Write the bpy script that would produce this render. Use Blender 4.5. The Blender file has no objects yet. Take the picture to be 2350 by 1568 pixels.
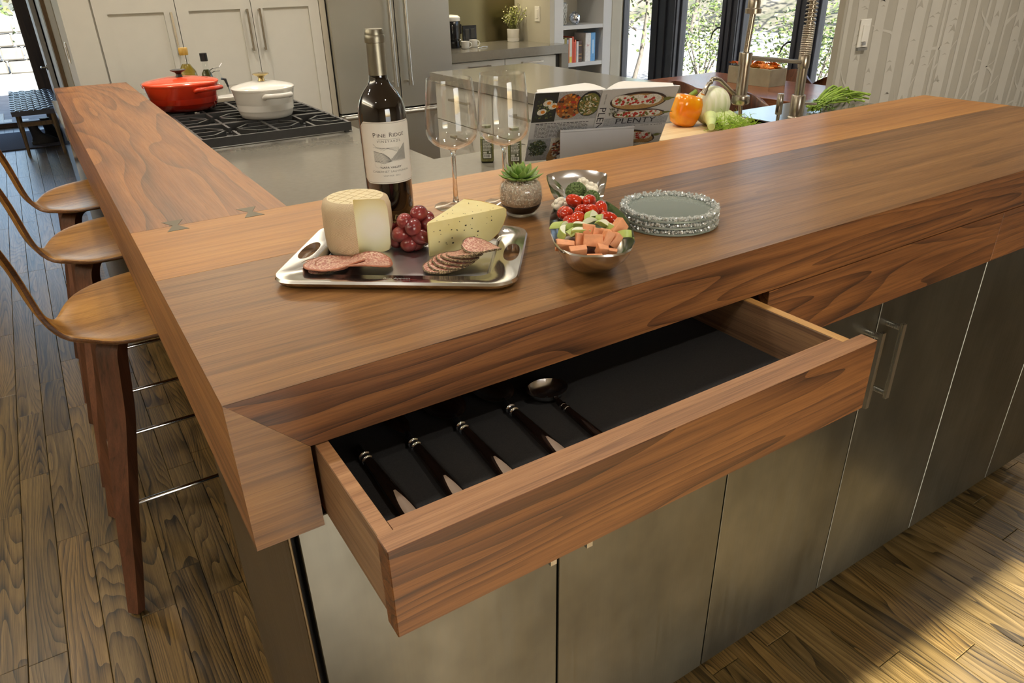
import bpy, bmesh, math, random
from mathutils import Vector, Matrix, Euler
PI = math.pi
SC = bpy.context.scene
COL = SC.collection
T = 1.067          # height of the walnut top above the floor
G = T - .153       # height of the grey worktop

def s2l(c):
    c = c / 255.0
    return c / 12.92 if c <= .04045 else ((c + .055) / 1.055) ** 2.4
def rgb(r, g, b): return (s2l(r), s2l(g), s2l(b), 1.0)

# ------------------------------------------------------------------ camera, world, lights, exposure
cam = bpy.data.objects.new('camera', bpy.data.cameras.new('camera'))
COL.objects.link(cam)
rt = Vector((.841008, -.540652, -.020015)); dn = Vector((-.262489, -.375405, -.888915)); fw = Vector((.473080, .752839, -.457634))
m = Matrix((rt, -dn, -fw)).transposed().to_4x4(); m.translation = Vector((-.076833, -.671239, .377 + T))
cam.matrix_world = m
cam.data.sensor_fit = 'HORIZONTAL'; cam.data.sensor_width = 36.0
cam.data.lens = 1655.379 / 2350 * 36.0
cam.data.shift_x = -8.63 / 2350; cam.data.shift_y = 2.96 / 2350
cam.data.clip_start = .02; cam.data.clip_end = 200
SC.camera = cam
SC.view_settings.view_transform = 'Standard'; SC.view_settings.look = 'None'
SC.view_settings.gamma = 1.0; SC.view_settings.use_curve_mapping = False
SC.view_settings.exposure = 0.0
SC.cycles.max_bounces = 12; SC.cycles.transparent_max_bounces = 16; SC.cycles.transmission_bounces = 10
SC.cycles.caustics_reflective = False; SC.cycles.caustics_refractive = False
SC.cycles.sample_clamp_indirect = 4.0

w = bpy.data.worlds.new('sky'); SC.world = w; w.use_nodes = True
nt_ = w.node_tree; nt_.nodes.clear()
sky = nt_.nodes.new('ShaderNodeTexSky'); sky.sky_type = 'NISHITA'; sky.sun_disc = False
sky.sun_elevation = math.radians(38); sky.sun_rotation = math.radians(186); sky.air_density = 1.0; sky.dust_density = 2.5
bg = nt_.nodes.new('ShaderNodeBackground'); bg.inputs['Strength'].default_value = .75
wo = nt_.nodes.new('ShaderNodeOutputWorld')
nt_.links.new(sky.outputs[0], bg.inputs['Color']); nt_.links.new(bg.outputs[0], wo.inputs['Surface'])

def lamp(name, kind, loc, energy, color, **kw):
    d = bpy.data.lights.new(name, kind); d.energy = energy; d.color = color
    tgt = kw.pop('tgt', None)
    for k, v in kw.items(): setattr(d, k, v)
    o = bpy.data.objects.new(name, d); COL.objects.link(o); o.location = loc
    if tgt is not None:
        o.rotation_euler = (Vector(tgt) - Vector(loc)).to_track_quat('-Z', 'Y').to_euler()
    return o
lamp('sun', 'SUN', (0, -6, 8), 36.0, (1, .96, .90), angle=math.radians(.55), tgt=(0.34, -6 + 3.33, 8 - 2.30))
WARM = (1.0, .925, .82)
CEIL = 2.62
# daylight portals in the window openings
for (loc, sx, sy, tg) in (((.70, -3.39, 1.18), 1.7, 2.3, (.70, 0, 1.18)), ((4.77, 3.3, 1.2), 3.5, 2.3, (0, 3.3, 1.2)), ((-.55, 9.36, 1.03), 1.1, 2.0, (-.55, 0, 1.03))):
    o = lamp('window_portal', 'AREA', loc, 1, (1, 1, 1), shape='RECTANGLE', size=sx, size_y=sy, tgt=tg); o.data.cycles.is_portal = True
for (x, y, e) in ((-.95, 1.35, 46), (-.95, 3.4, 40), (.35, .75, 34), (1.25, .75, 30), (2.2, .85, 28), (.15, 2.1, 34), (.15, 3.2, 28),
                  (1.35, 2.3, 50), (1.9, 3.4, 52), (.75, 3.55, 50), (2.9, 4.0, 34), (-1.1, -.7, 40), (3.75, 2.5, 30), (3.3, .35, 70), (4.3, .2, 60), (.6, -1.0, 34), (-.7, 6.2, 30), (0, -2.5, 40), (1.9, -2.5, 40), (-1.7, -2.3, 40), (3.6, -2.3, 40)):  # spots along the front wall and by the birch wall are added for brightness
    lamp('downlight', 'SPOT', (x, y, CEIL - .02), e, WARM, spot_size=math.radians(125), spot_blend=.75, shadow_soft_size=.045, tgt=(x, y, 0))

# added uplights, out of view, brighten the ceiling that the metal reflects
for (loc, sx, sy, e) in (((1.45, 4.75, 2.43), 2.2, .12, 150), ((3.1, 4.9, 2.43), .95, .12, 60), ((-2.45, 2.0, 2.3), .12, 5.0, 150), ((4.0, 1.50, 2.3), 1.6, .08, 60)):
    lamp('added_uplight', 'AREA', loc, e, WARM, shape='RECTANGLE', size=sx, size_y=sy, tgt=(loc[0], loc[1] + .001, 5))

# ------------------------------------------------------------------ node helpers
class NT:
    def __init__(s, name):
        s.m = bpy.data.materials.new(name); s.m.use_nodes = True; s.t = s.m.node_tree; s.t.nodes.clear()
    def n(s, typ, _p=None, **ins):
        nd = s.t.nodes.new('ShaderNode' + typ)
        for k, v in (_p or {}).items(): setattr(nd, k, v)
        for k, v in ins.items():
            key = int(k[1:]) if k[0] == 'i' and k[1:].isdigit() else k.replace('_', ' ')
            sk = nd.inputs[key]
            if hasattr(v, 'is_linked') or isinstance(v, bpy.types.NodeSocket): s.t.links.new(v, sk)
            else: sk.default_value = v
        return nd
    def math(s, op, a, b=0.0): return s.n('Math', {'operation': op}, i0=a, i1=b).outputs[0]
    def mix(s, f, a, b, blend='MIX'):
        nd = s.t.nodes.new('ShaderNodeMix'); nd.data_type = 'RGBA'; nd.blend_type = blend
        for i, v in ((0, f), (6, a), (7, b)):
            if isinstance(v, bpy.types.NodeSocket): s.t.links.new(v, nd.inputs[i])
            else: nd.inputs[i].default_value = v
        return nd.outputs[2]
    def ramp(s, f, stops, interp='LINEAR'):
        nd = s.n('ValToRGB', Fac=f); cr = nd.color_ramp; cr.interpolation = interp
        while len(cr.elements) < len(stops): cr.elements.new(.5)
        for e, (p, c) in zip(cr.elements, stops): e.position = p; e.color = c if len(c) == 4 else (*c, 1)
        return nd.outputs[0]
    def coord(s, rnd=0.0):
        tc = s.n('TexCoord').outputs['Object']
        if rnd:
            oi = s.n('ObjectInfo').outputs['Random']
            k = s.n('VectorMath', {'operation': 'SCALE'}, i0=(rnd, rnd * .61, rnd * .37)); s.t.links.new(oi, k.inputs['Scale'])
            tc = s.n('VectorMath', {'operation': 'ADD'}, i0=tc, i1=k.outputs[0]).outputs[0]
        return tc
    def mapping(s, v, scale=(1, 1, 1), rot=(0, 0, 0), loc=(0, 0, 0)):
        return s.n('Mapping', Vector=v, Scale=scale, Rotation=rot, Location=loc).outputs[0]
    def noise(s, v, scale=5.0, detail=3.0, rough=.5, dist=0.0):
        return s.n('TexNoise', Vector=v, Scale=scale, Detail=detail, Roughness=rough, Distortion=dist).outputs[0]
    def out(s, color, rough=.5, bump=None, bstr=.2, bdist=.002, **kw):
        p = s.n('BsdfPrincipled', Roughness=rough, **kw)
        if isinstance(color, bpy.types.NodeSocket): s.t.links.new(color, p.inputs['Base Color'])
        else: p.inputs['Base Color'].default_value = color
        if bump is not None:
            b = s.n('Bump', Strength=bstr, Distance=bdist, Height=bump); s.t.links.new(b.outputs[0], p.inputs['Normal'])
        o = s.n('OutputMaterial'); s.t.links.new(p.outputs[0], o.inputs['Surface'])
        return s.m

def plain(name, c, rough=.5, var=.06, vs=12, **kw):
    t = NT(name); v = t.coord(3.0); n = t.noise(v, vs, 3)
    a = tuple(max(0, x * (1 - var)) for x in c[:3]) + (1,); b = tuple(min(1, x * (1 + var)) for x in c[:3]) + (1,)
    return t.out(t.ramp(n, ((.3, a), (.7, b))), rough, **kw)

def wood(name, dark, mid, light, axis='x', seed=0.0, rnd=9.0, across=7.0, along=.55, bands=9.0, rough=.38, grain=.35, fig=.5, coat=0.0, spec=.5, tint=None):
    t = NT(name); v = t.coord(rnd)
    rot = {'x': (0, 0, 0), 'y': (0, 0, PI / 2), 'z': (0, PI / 2, 0)}[axis]
    v = t.mapping(v, rot=rot, loc=(seed, seed * .7, seed * .3))
    wn = t.n('TexNoise', Vector=t.mapping(v, scale=(2.2, 9, 9)), Scale=1.0, Detail=3.0).outputs['Color']
    wn = t.n('VectorMath', {'operation': 'SUBTRACT'}, i0=wn, i1=(.5, .5, .5)).outputs[0]
    sc = t.n('VectorMath', {'operation': 'SCALE'}, i0=wn); sc.inputs['Scale'].default_value = .022
    v2 = t.n('VectorMath', {'operation': 'ADD'}, i0=v, i1=sc.outputs[0]).outputs[0]
    big = t.noise(t.mapping(v2, scale=(along, across, across)), 1.0, 1.5, .4, .15)
    saw = t.math('FRACT', t.math('MULTIPLY', big, bands * 2.0))
    saw = t.math('POWER', saw, 2.2)
    tone = t.noise(t.mapping(v2, scale=(along * .8, across * .8, across * .8), loc=(3, 1, 7)), 1.0, 2.0, .5)
    streak = t.noise(t.mapping(v2, scale=(along * 1.8, across * 7, across * 7)), 1.0, 5.0, .68)
    fine = t.noise(t.mapping(v, scale=(7, 420, 420)), 1.0, 3.0, .6)
    pore = t.ramp(t.noise(t.mapping(v, scale=(16, 520, 520), loc=(5, 2, 1)), 1.0, 1.0, .5), ((.30, (1, 1, 1, 1)), (.42, (0, 0, 0, 1))))
    f = t.math('ADD', t.math('MULTIPLY', t.math('SUBTRACT', streak, .5), 1.25), .5)
    f = t.math('ADD', f, t.math('MULTIPLY', t.math('SUBTRACT', tone, .5), .8))
    f = t.math('SUBTRACT', f, t.math('MULTIPLY', saw, fig * .55))
    f = t.math('ADD', f, t.math('MULTIPLY', t.math('SUBTRACT', fine, .5), grain * 1.6))
    f = t.math('ADD', f, fig * .16)
    col = t.ramp(f, ((.12, dark), (.48, mid), (.86, light)))
    col = t.mix(t.math('MULTIPLY', pore, .38), col, dark)
    if tint:
        oi = t.n('ObjectInfo').outputs['Random']
        col = t.mix(1.0, col, t.ramp(oi, tint), 'MULTIPLY')
    return t.out(col, t.ramp(fine, ((.3, (rough * 1.15,) * 3), (.7, (rough * .9,) * 3))), bump=fine, bstr=.04, bdist=.001, **{'Coat_Weight': coat, 'Coat_Roughness': .22, 'Specular_IOR_Level': spec})

def metal(name, c, rough=.3, axis=None, stain=0.0, bstr=.05):
    t = NT(name); v = t.coord(2.0)
    r = rough
    col = c
    if axis:
        sc = {'x': (2, 300, 300), 'y': (300, 2, 300), 'z': (300, 300, 2)}[axis]
        b = t.noise(t.mapping(v, scale=sc), 1.0, 2.0)
        r = t.ramp(b, ((.3, (rough * .92,) * 3), (.7, (rough * 1.1,) * 3)))
        if stain:
            st = t.noise(t.mapping(v, scale=(1, 1, .7)), 4.0, 4.0, .6)
            a = tuple(x * (1 - stain) for x in c[:3]) + (1,); bb = tuple(min(1, x * (1 + stain * .5)) for x in c[:3]) + (1,)
            col = t.ramp(st, ((.3, a), (.7, bb)))
        return t.out(col, r, bump=b if bstr else None, bstr=bstr, bdist=.0005, Metallic=1.0)
    return t.out(col, r, Metallic=1.0)

def glassy(name, c=(1, 1, 1, 1), rough=0.0, ior=1.47):
    t = NT(name); return t.out(c, rough, Transmission_Weight=1.0, IOR=ior)

def pane_glass(name, base=.035, edge=.55, tint=(.975, .985, .98, 1), power=4.0):
    t = NT(name)
    tr = t.n('BsdfTransparent', Color=tint); gl = t.n('BsdfGlossy', Color=(1, 1, 1, 1), Roughness=0.015)
    lw = t.n('LayerWeight', Blend=.5).outputs['Facing']
    f = t.math('ADD', t.math('MULTIPLY', t.math('POWER', lw, power), edge), base)
    mx = t.n('MixShader', Fac=f, i1=tr.outputs[0], i2=gl.outputs[0])
    o = t.n('OutputMaterial'); t.t.links.new(mx.outputs[0], o.inputs['Surface']); return t.m

# ------------------------------------------------------------------ geometry helpers
class Geo:
    def __init__(s): s.bm = bmesh.new(); s.mi = 0; s.M = None
    def _new(s, verts, faces):
        vs = [s.bm.verts.new(s.M @ Vector(v) if s.M is not None else Vector(v)) for v in verts]
        for f in faces:
            try:
                fc = s.bm.faces.new([vs[i] for i in f]); fc.material_index = s.mi
            except ValueError: pass
        return vs
    def box(s, x0, x1, y0, y1, z0, z1):
        return s._new([(x0, y0, z0), (x1, y0, z0), (x1, y1, z0), (x0, y1, z0), (x0, y0, z1), (x1, y0, z1), (x1, y1, z1), (x0, y1, z1)],
                      [(3, 2, 1, 0), (4, 5, 6, 7), (0, 1, 5, 4), (1, 2, 6, 5), (2, 3, 7, 6), (3, 0, 4, 7)])
    def hexa(s, p):
        return s._new(p, [(3, 2, 1, 0), (4, 5, 6, 7), (0, 1, 5, 4), (1, 2, 6, 5), (2, 3, 7, 6), (3, 0, 4, 7)])
    def loft(s, rings, cap0=True, cap1=True, closed=True):
        n = len(rings[0]); vs = [v for r in rings for v in r]; fs = []
        for i in range(len(rings) - 1):
            for j in range(n if closed else n - 1):
                a = i * n + j; b = i * n + (j + 1) % n
                fs.append((a, b, b + n, a + n))
        if cap0: fs.append(tuple(range(n - 1, -1, -1)))
        if cap1: fs.append(tuple((len(rings) - 1) * n + j for j in range(n)))
        return s._new(vs, fs)
    def lathe(s, prof, seg=32, cx=0, cy=0, cz=0, a0=0.0, a1=2 * PI):
        full = abs(a1 - a0 - 2 * PI) < 1e-6
        n = seg if full else seg + 1
        rings = [[(cx + r * math.cos(a0 + (a1 - a0) * j / seg), cy + r * math.sin(a0 + (a1 - a0) * j / seg), cz + z) for j in range(n)] for r, z in prof]
        if prof[0] == prof[-1]: return s.loft(rings, False, False, full)
        return s.loft(rings, prof[0][0] > 1e-6 and full and prof[0][0] < 1e3, full, full)
    def tube(s, pts, r, seg=8, cap=True):
        pts = [Vector(p) for p in pts]; rings = []; up = None
        for i, p in enumerate(pts):
            d = (pts[min(i + 1, len(pts) - 1)] - pts[max(i - 1, 0)]).normalized()
            if up is None: up = Vector((0, 0, 1)) if abs(d.z) < .9 else Vector((1, 0, 0))
            u = (up - d * up.dot(d)).normalized(); v = d.cross(u); up = u
            rr = r[i] if isinstance(r, (list, tuple)) else r
            rings.append([tuple(p + (u * math.cos(2 * PI * j / seg) + v * math.sin(2 * PI * j / seg)) * rr) for j in range(seg)])
        return s.loft(rings, cap, cap)
    def cyl(s, x, y, z0, z1, r, seg=24, r1=None):
        return s.tube([(x, y, z0), (x, y, z1)], [r, r if r1 is None else r1], seg)
    def prism(s, poly, z0, z1):
        n = len(poly)
        return s._new([(x, y, z0) for x, y in poly] + [(x, y, z1) for x, y in poly],
                      [tuple(range(n - 1, -1, -1)), tuple(range(n, 2 * n))] + [(i, (i + 1) % n, n + (i + 1) % n, n + i) for i in range(n)])
    def ell(s, c, r, rot=None, u=16, v=10, jit=0, rnd=None):
        M = (rot.to_matrix() if isinstance(rot, Euler) else rot) if rot is not None else Matrix.Identity(3)
        c = Vector(c); rings = []
        for i in range(1, v):
            a = PI * i / v
            rings.append([tuple(c + M @ Vector((r[0] * math.sin(a) * math.cos(2 * PI * j / u) * (1 + (rnd.uniform(-jit, jit) if jit else 0)), r[1] * math.sin(a) * math.sin(2 * PI * j / u) * (1 + (rnd.uniform(-jit, jit) if jit else 0)), r[2] * math.cos(a)))) for j in range(u)])
        vs = s.loft(rings, False, False)
        n = len(vs)
        for k, (z, base) in enumerate(((1, 0), (-1, n - u))):
            p = c + M @ Vector((0, 0, r[2] * z)); p = s.M @ p if s.M is not None else p
            pv = s.bm.verts.new(p)
            for j in range(u):
                a, b = vs[base + j], vs[base + (j + 1) % u]
                f = s.bm.faces.new((pv, a, b) if k == 0 else (pv, b, a)); f.material_index = s.mi
        return vs
    def quad(s, a, b, c, d): return s._new([a, b, c, d], [(0, 1, 2, 3)])
    def poly(s, pts): return s._new(pts, [tuple(range(len(pts)))])
    def leaf(s, c, d, nrm, L, W):
        d = Vector(d).normalized(); side = d.cross(Vector(nrm)).normalized(); c = Vector(c); up = side.cross(d)
        return s._new([c, c + d * L * .45 + side * W * .5 + up * L * .05, c + d * L, c + d * L * .45 - side * W * .5 + up * L * .05], [(0, 1, 2, 3)])
    def done(s, name, mats, parent=None, smooth=None, bevel=0.0, seg=1, local=False, loc=None, rot=None, sub=0, recalc=True):
        bmesh.ops.remove_doubles(s.bm, verts=s.bm.verts[:], dist=1e-7)
        if recalc: bmesh.ops.recalc_face_normals(s.bm, faces=s.bm.faces[:])
        if bevel: bmesh.ops.bevel(s.bm, geom=s.bm.edges[:], offset=bevel, segments=seg, affect='EDGES', profile=.7, clamp_overlap=True)
        me = bpy.data.meshes.new(name); s.bm.to_mesh(me); s.bm.free()
        for mt in (mats if isinstance(mats, (list, tuple)) else [mats]): me.materials.append(mt)
        if smooth is not None:
            me.shade_smooth()
            if smooth < 180: me.set_sharp_from_angle(angle=math.radians(smooth))
        return mobj(name, me, parent, local, loc, rot, sub)
def mw(o):
    a = o.matrix_basis.copy()
    return mw(o.parent) @ o.matrix_parent_inverse @ a if o.parent else a
def mobj(name, me, parent=None, local=False, loc=None, rot=None, sub=0):
    o = bpy.data.objects.new(name, me); COL.objects.link(o)
    if loc is not None: o.location = loc
    if rot is not None: o.rotation_euler = rot
    if parent is not None:
        o.parent = parent
        if not local: o.matrix_parent_inverse = mw(parent).inverted()
    if sub:
        md = o.modifiers.new('subsurf', 'SUBSURF'); md.levels = sub; md.render_levels = sub
    return o
def tag(o, label, cat, group=None):
    o['label'] = label; o['category'] = cat
    if group: o['group'] = group
    return o
def thing(name, label, cat, loc=(0, 0, 0), rz=0.0, group=None):
    o = bpy.data.objects.new(name, None); o.empty_display_size = .05; COL.objects.link(o)
    o.location = loc; o.rotation_euler = (0, 0, rz)
    return tag(o, label, cat, group)
def struct(o): o['kind'] = 'structure'; return o
def setting(name, loc=(0, 0, 0)):
    o = bpy.data.objects.new(name, None); o.empty_display_size = .05; COL.objects.link(o); o.location = loc
    return struct(o)
def bx(name, b, mats, parent=None, bevel=0.0, **kw):
    g = Geo(); g.box(*b); return g.done(name, mats, parent, bevel=bevel, **kw)
def dup(root, loc, rz, label, group=None):
    r = root.copy(); COL.objects.link(r); r.location = loc; r.rotation_euler = (0, 0, rz); r['label'] = label
    if group: r['group'] = group
    for ch in list(root.children):
        c = ch.copy(); COL.objects.link(c); c.parent = r
        for gch in list(ch.children):
            d = gch.copy(); COL.objects.link(d); d.parent = c
    return r
def text_mesh(txt, size, align='CENTER', sx=1.0, bold=0.0):
    cu = bpy.data.curves.new('lettering', 'FONT'); cu.body = txt; cu.size = size; cu.align_x = align; cu.align_y = 'CENTER'
    cu.offset = bold; cu.resolution_u = 3
    o = bpy.data.objects.new('lettering', cu); COL.objects.link(o)
    bpy.context.view_layer.update()
    me = bpy.data.meshes.new_from_object(o.evaluated_get(bpy.context.evaluated_depsgraph_get()))
    bpy.data.objects.remove(o); bpy.data.curves.remove(cu)
    vs = [(v.co.x * sx, v.co.y) for v in me.vertices]; fs = [tuple(p.vertices) for p in me.polygons]
    bpy.data.meshes.remove(me); return vs, fs
def put_text(g, txt, size, fn, mi, **kw):
    vs, fs = text_mesh(txt, size, **kw); old = g.mi; g.mi = mi
    g._new([fn(x, y) for x, y in vs], fs); g.mi = old
def lerp(a, b, t): return a + (b - a) * t
def rrect(w, h, r, n=5):
    pts = []
    for cx, cy, a0 in ((w / 2 - r, h / 2 - r, 0), (-w / 2 + r, h / 2 - r, PI / 2), (-w / 2 + r, -h / 2 + r, PI), (w / 2 - r, -h / 2 + r, 1.5 * PI)):
        for i in range(n + 1):
            a = a0 + PI / 2 * i / n; pts.append((cx + r * math.cos(a), cy + r * math.sin(a)))
    return pts

# ------------------------------------------------------------------ materials
TINT = ((0, (.72, .70, .66, 1)), (.35, (.95, .95, .95, 1)), (.7, (1.12, 1.08, 1.0, 1)), (1, (1.28, 1.18, 1.02, 1)))
M_oak = wood('oak_floor', rgb(34, 26, 12), rgb(84, 67, 36), rgb(112, 92, 56), 'y', 0, 11, 8, .7, 17, .34, .42, .85, tint=TINT)
M_wal_light = wood('walnut_light', rgb(126, 80, 34), rgb(166, 112, 52), rgb(188, 134, 68), 'x', 3, 0, 10, .40, 5, .33, .25, .22)
M_wal = wood('walnut_top', rgb(82, 54, 28), rgb(128, 89, 49), rgb(156, 113, 64), 'x', 7.3, 0, 9, .42, 6, .33, .32, .30)
M_wal_bar = wood('walnut_bar', rgb(82, 48, 22), rgb(130, 80, 40), rgb(160, 106, 56), 'y', 2.2, 0, 5, .75, 7, .32, .22, .80)
M_wal_face = wood('walnut_fascia', rgb(54, 31, 15), rgb(104, 64, 33), rgb(138, 90, 48), 'x', 12.1, 3, 10, .8, 7, .42, .25, .75)
M_wal_side = wood('walnut_side', rgb(92, 58, 32), rgb(142, 96, 56), rgb(172, 122, 74), 'y', 4.4, 0, 9, .5, 5, .42, .32, .3)
M_wal_edge = wood('walnut_edge', rgb(104, 70, 44), rgb(156, 112, 74), rgb(184, 140, 98), 'x', 1.5, 2, 10, .5, 5, .42, .32, .3)
M_wal_dside = wood('walnut_drawer_side', rgb(84, 62, 48), rgb(138, 108, 82), rgb(172, 138, 102), 'y', 8.5, 3, 10, .7, 5, .45, .28, .3)
M_maple = wood('pale_drawer_wood', rgb(150, 108, 56), rgb(190, 146, 84), rgb(210, 170, 110), 'y', 1, 2, 8, .7, 4, .45, .2, .2)
M_stool = wood('stool_walnut', rgb(108, 70, 28), rgb(164, 116, 52), rgb(194, 146, 76), 'x', 5, 5, 8, .6, 4, .30, .22, .25)
M_leg = wood('stool_leg_walnut', rgb(52, 30, 18), rgb(88, 54, 36), rgb(112, 72, 50), 'z', 5, 5, 8, .7, 4, .4, .2, .25)
M_chair = wood('chair_walnut', rgb(46, 24, 12), rgb(84, 48, 26), rgb(112, 66, 36), 'z', 2, 5, 12, .5, 7, .38, .2, .5)
M_table = wood('table_walnut', rgb(92, 52, 30), rgb(140, 86, 54), rgb(168, 110, 74), 'y', 3, 0, 7, .5, 7, .22, .2, .4)
M_steel = metal('brushed_steel', rgb(192, 190, 184), .30, 'x')
M_steel_v = metal('brushed_steel_upright', rgb(196, 194, 188), .28, 'z')
t = NT('aged_steel_door'); v = t.coord(2.0); st_ = t.noise(t.mapping(v, scale=(1, 1, .7)), 4.0, 4.0, .6); wv = t.noise(t.mapping(v, scale=(1.3, 1, 1)), 2.6, 2.0, .5); br_ = t.noise(t.mapping(v, scale=(300, 300, 3)), 1.0, 2.0)
M_door = t.out(t.ramp(st_, ((.3, rgb(92, 92, 85)), (.7, rgb(128, 127, 117)))), t.ramp(br_, ((.3, (.33, .33, .33, 1)), (.7, (.40, .40, .40, 1)))), bump=wv, bstr=.35, bdist=.02, Metallic=1.0)
M_fridge = metal('fridge_steel', rgb(214, 212, 204), .34, 'x', 0, 0)
M_chrome = metal('chrome', rgb(225, 228, 235), .06)
M_silver = metal('polished_silver', rgb(240, 240, 242), .19)
M_ply = wood('plywood_edge', rgb(50, 30, 16), rgb(92, 58, 30), rgb(120, 80, 44), 'x', 5, 5, 30, .7, 4, .4, .18, .2)
M_pewter = metal('polished_aluminium', rgb(240, 240, 240), .14)
M_pewter_r = metal('sanded_aluminium', rgb(222, 222, 222), .32, 'x', 0, .03)
M_nickel = metal('brushed_nickel', rgb(186, 178, 164), .26)
M_bow = metal('bronze_inlay', rgb(112, 104, 88), .42)
M_quartz = plain('grey_quartz', rgb(122, 117, 105), .15, .04, 60)
M_quartz_e = plain('grey_quartz_edge', rgb(112, 107, 96), .3, .04, 60)
M_white = plain('white_cabinet_paint', rgb(206, 202, 190), .42, .015)
M_whitewall = plain('white_trim_paint', rgb(208, 207, 204), .5, .015)
M_beige = plain('beige_wall_paint', rgb(186, 180, 162), .65, .02)
M_ceil = plain('ceiling_paint', rgb(226, 222, 212), .8, .01)
M_black = plain('black_paint', rgb(16, 16, 17), .45)
M_dark = plain('dark_void', rgb(22, 20, 18), .7)
M_felt = plain('black_felt', rgb(34, 33, 33), .95, .3, 700)
M_iron = plain('cast_iron', rgb(40, 39, 37), .42, .15, 60)
M_frame = plain('dark_window_frame', rgb(42, 45, 54), .35, .08)
M_glass = glassy('clear_glass')
M_pane = pane_glass('window_pane')
M_plastic_b = plain('glossy_black_plastic', rgb(14, 14, 16), .12)
M_cer = plain('white_ceramic', rgb(232, 228, 218), .15, .01)
M_paper = plain('book_paper', rgb(232, 230, 224), .8, .03)
M_backspl = metal('olive_backsplash', rgb(120, 112, 84), .30, 'x')
M_leather = plain('woven_leather', rgb(60, 62, 74), .35, .2)
M_brownwood = wood('door_casing_wood', rgb(52, 38, 24), rgb(92, 72, 48), rgb(120, 98, 68), 'z', 2, 3, 10, .5, 5, .5, .2, .4)
M_darkwood = wood('entry_door_wood', rgb(32, 22, 16), rgb(58, 42, 32), rgb(74, 54, 42), 'z', 2, 3, 10, .5, 5, .5, .2, .4)
M_leaf = plain('leaf_green', rgb(68, 84, 38), .5, .35, 4)
M_leaf2 = plain('leaf_pale', rgb(90, 101, 55), .5, .35, 4)
M_bark = plain('tree_bark', rgb(84, 78, 70), .8, .3, 20)
M_gravel = plain('pale_ground', rgb(116, 115, 112), .9, .25, 3)
M_stone = plain('field_stone', rgb(96, 93, 86), .9, .25, 3)
# ------------------------------------------------------------------ setting: floor, ceiling, walls
R = random.Random(7)
fl = setting('floor')
bx('subfloor', (-2.7, 4.9, -3.5, 9.5, -.08, -.021), M_dark, fl)
PW = .083
def plank_mesh(L):
    g = Geo(); w_ = PW / 2 - .0006; l = L / 2 - .0006; c = .0012
    g.loft([[(-w_, -l, -.02), (w_, -l, -.02), (w_, l, -.02), (-w_, l, -.02)], [(-w_, -l, -c), (w_, -l, -c), (w_, l, -c), (-w_, l, -c)],
            [(-w_ + c, -l + c, 0), (w_ - c, -l + c, 0), (w_ - c, l - c, 0), (-w_ + c, l - c, 0)]])
    bmesh.ops.recalc_face_normals(g.bm, faces=g.bm.faces[:])
    me = bpy.data.meshes.new('plank'); g.bm.to_mesh(me); g.bm.free(); me.materials.append(M_oak); return me
PLM = {L: plank_mesh(L) for L in (.45, .65, .85, 1.05, 1.3)}
far = Geo()
for i in range(int(7.4 / PW) + 1):
    x = -2.6 + PW * (i + .5); y = -3.4 - R.uniform(0, .8); ymax = 9.4 if x < .17 else 5.1
    while y < ymax:
        L = R.choice(list(PLM)); yc = y + L / 2
        near = (-1.2 < x < .06 and -1.0 < yc < 4.6) or (-.8 < x < .1 and 4.6 <= yc < 9.4) or (.45 < x < 2.75 and -1.3 < yc < .35)
        if near: mobj('plank', PLM[L], fl, loc=(x, yc, 0))
        else: far.box(x - PW / 2 + .0006, x + PW / 2 - .0006, y + .0006, y + L - .0006, -.02, 0)
        y += L
o = far.done('planks', M_oak, fl); o['kind'] = 'stuff'
struct(bx('ceiling', (-2.7, 4.9, -3.5, 9.5, CEIL, CEIL + .1), M_ceil))
struct(bx('wall_left', (-2.72, -2.6, -3.5, 9.5, 0, CEIL), M_beige))
g = Geo()
for b in ((-2.7, -.17, 0, CEIL), (1.56, 4.9, 0, CEIL), (-.17, 1.56, 2.35, CEIL)):
    g.box(b[0], b[1], -3.52, -3.4, b[2], b[3])
struct(g.done('wall_front', M_beige))
def window(name, axis, pos, a0, a1, z0, z1, fw_, depth=.07, lever=None):
    o = setting(name)
    def B(u0, u1, d0, d1, q0, q1):
        return (pos + d0, pos + d1, u0, u1, q0, q1) if axis == 'x' else (u0, u1, pos + d0, pos + d1, q0, q1)
    g = Geo()
    for (u0, u1, q0, q1) in ((a0, a0 + fw_, z0, z1), (a1 - fw_, a1, z0, z1), (a0 + fw_, a1 - fw_, z0, z0 + fw_), (a0 + fw_, a1 - fw_, z1 - fw_, z1)):
        g.box(*B(u0, u1, 0, depth, q0, q1))
    g.done('window_frame', M_frame, o, bevel=.004)
    bx('pane', B(a0 + fw_, a1 - fw_, depth * .5, depth * .5 + .006, z0 + fw_, z1 - fw_), M_pane, o)
    if lever is not None:
        g = Geo(); y, z = lever
        g.tube([(pos - .005, y, z), (pos - .03, y + .005, z), (pos - .05, y + .03, z - .03), (pos - .055, y + .045, z - .08)], [.008, .007, .006, .005], 8)
        g.done('lever', M_black, o, smooth=60)
    return o
window('window_1', 'y', -3.5, -.17, 1.56, .02, 2.35, .05)
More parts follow.
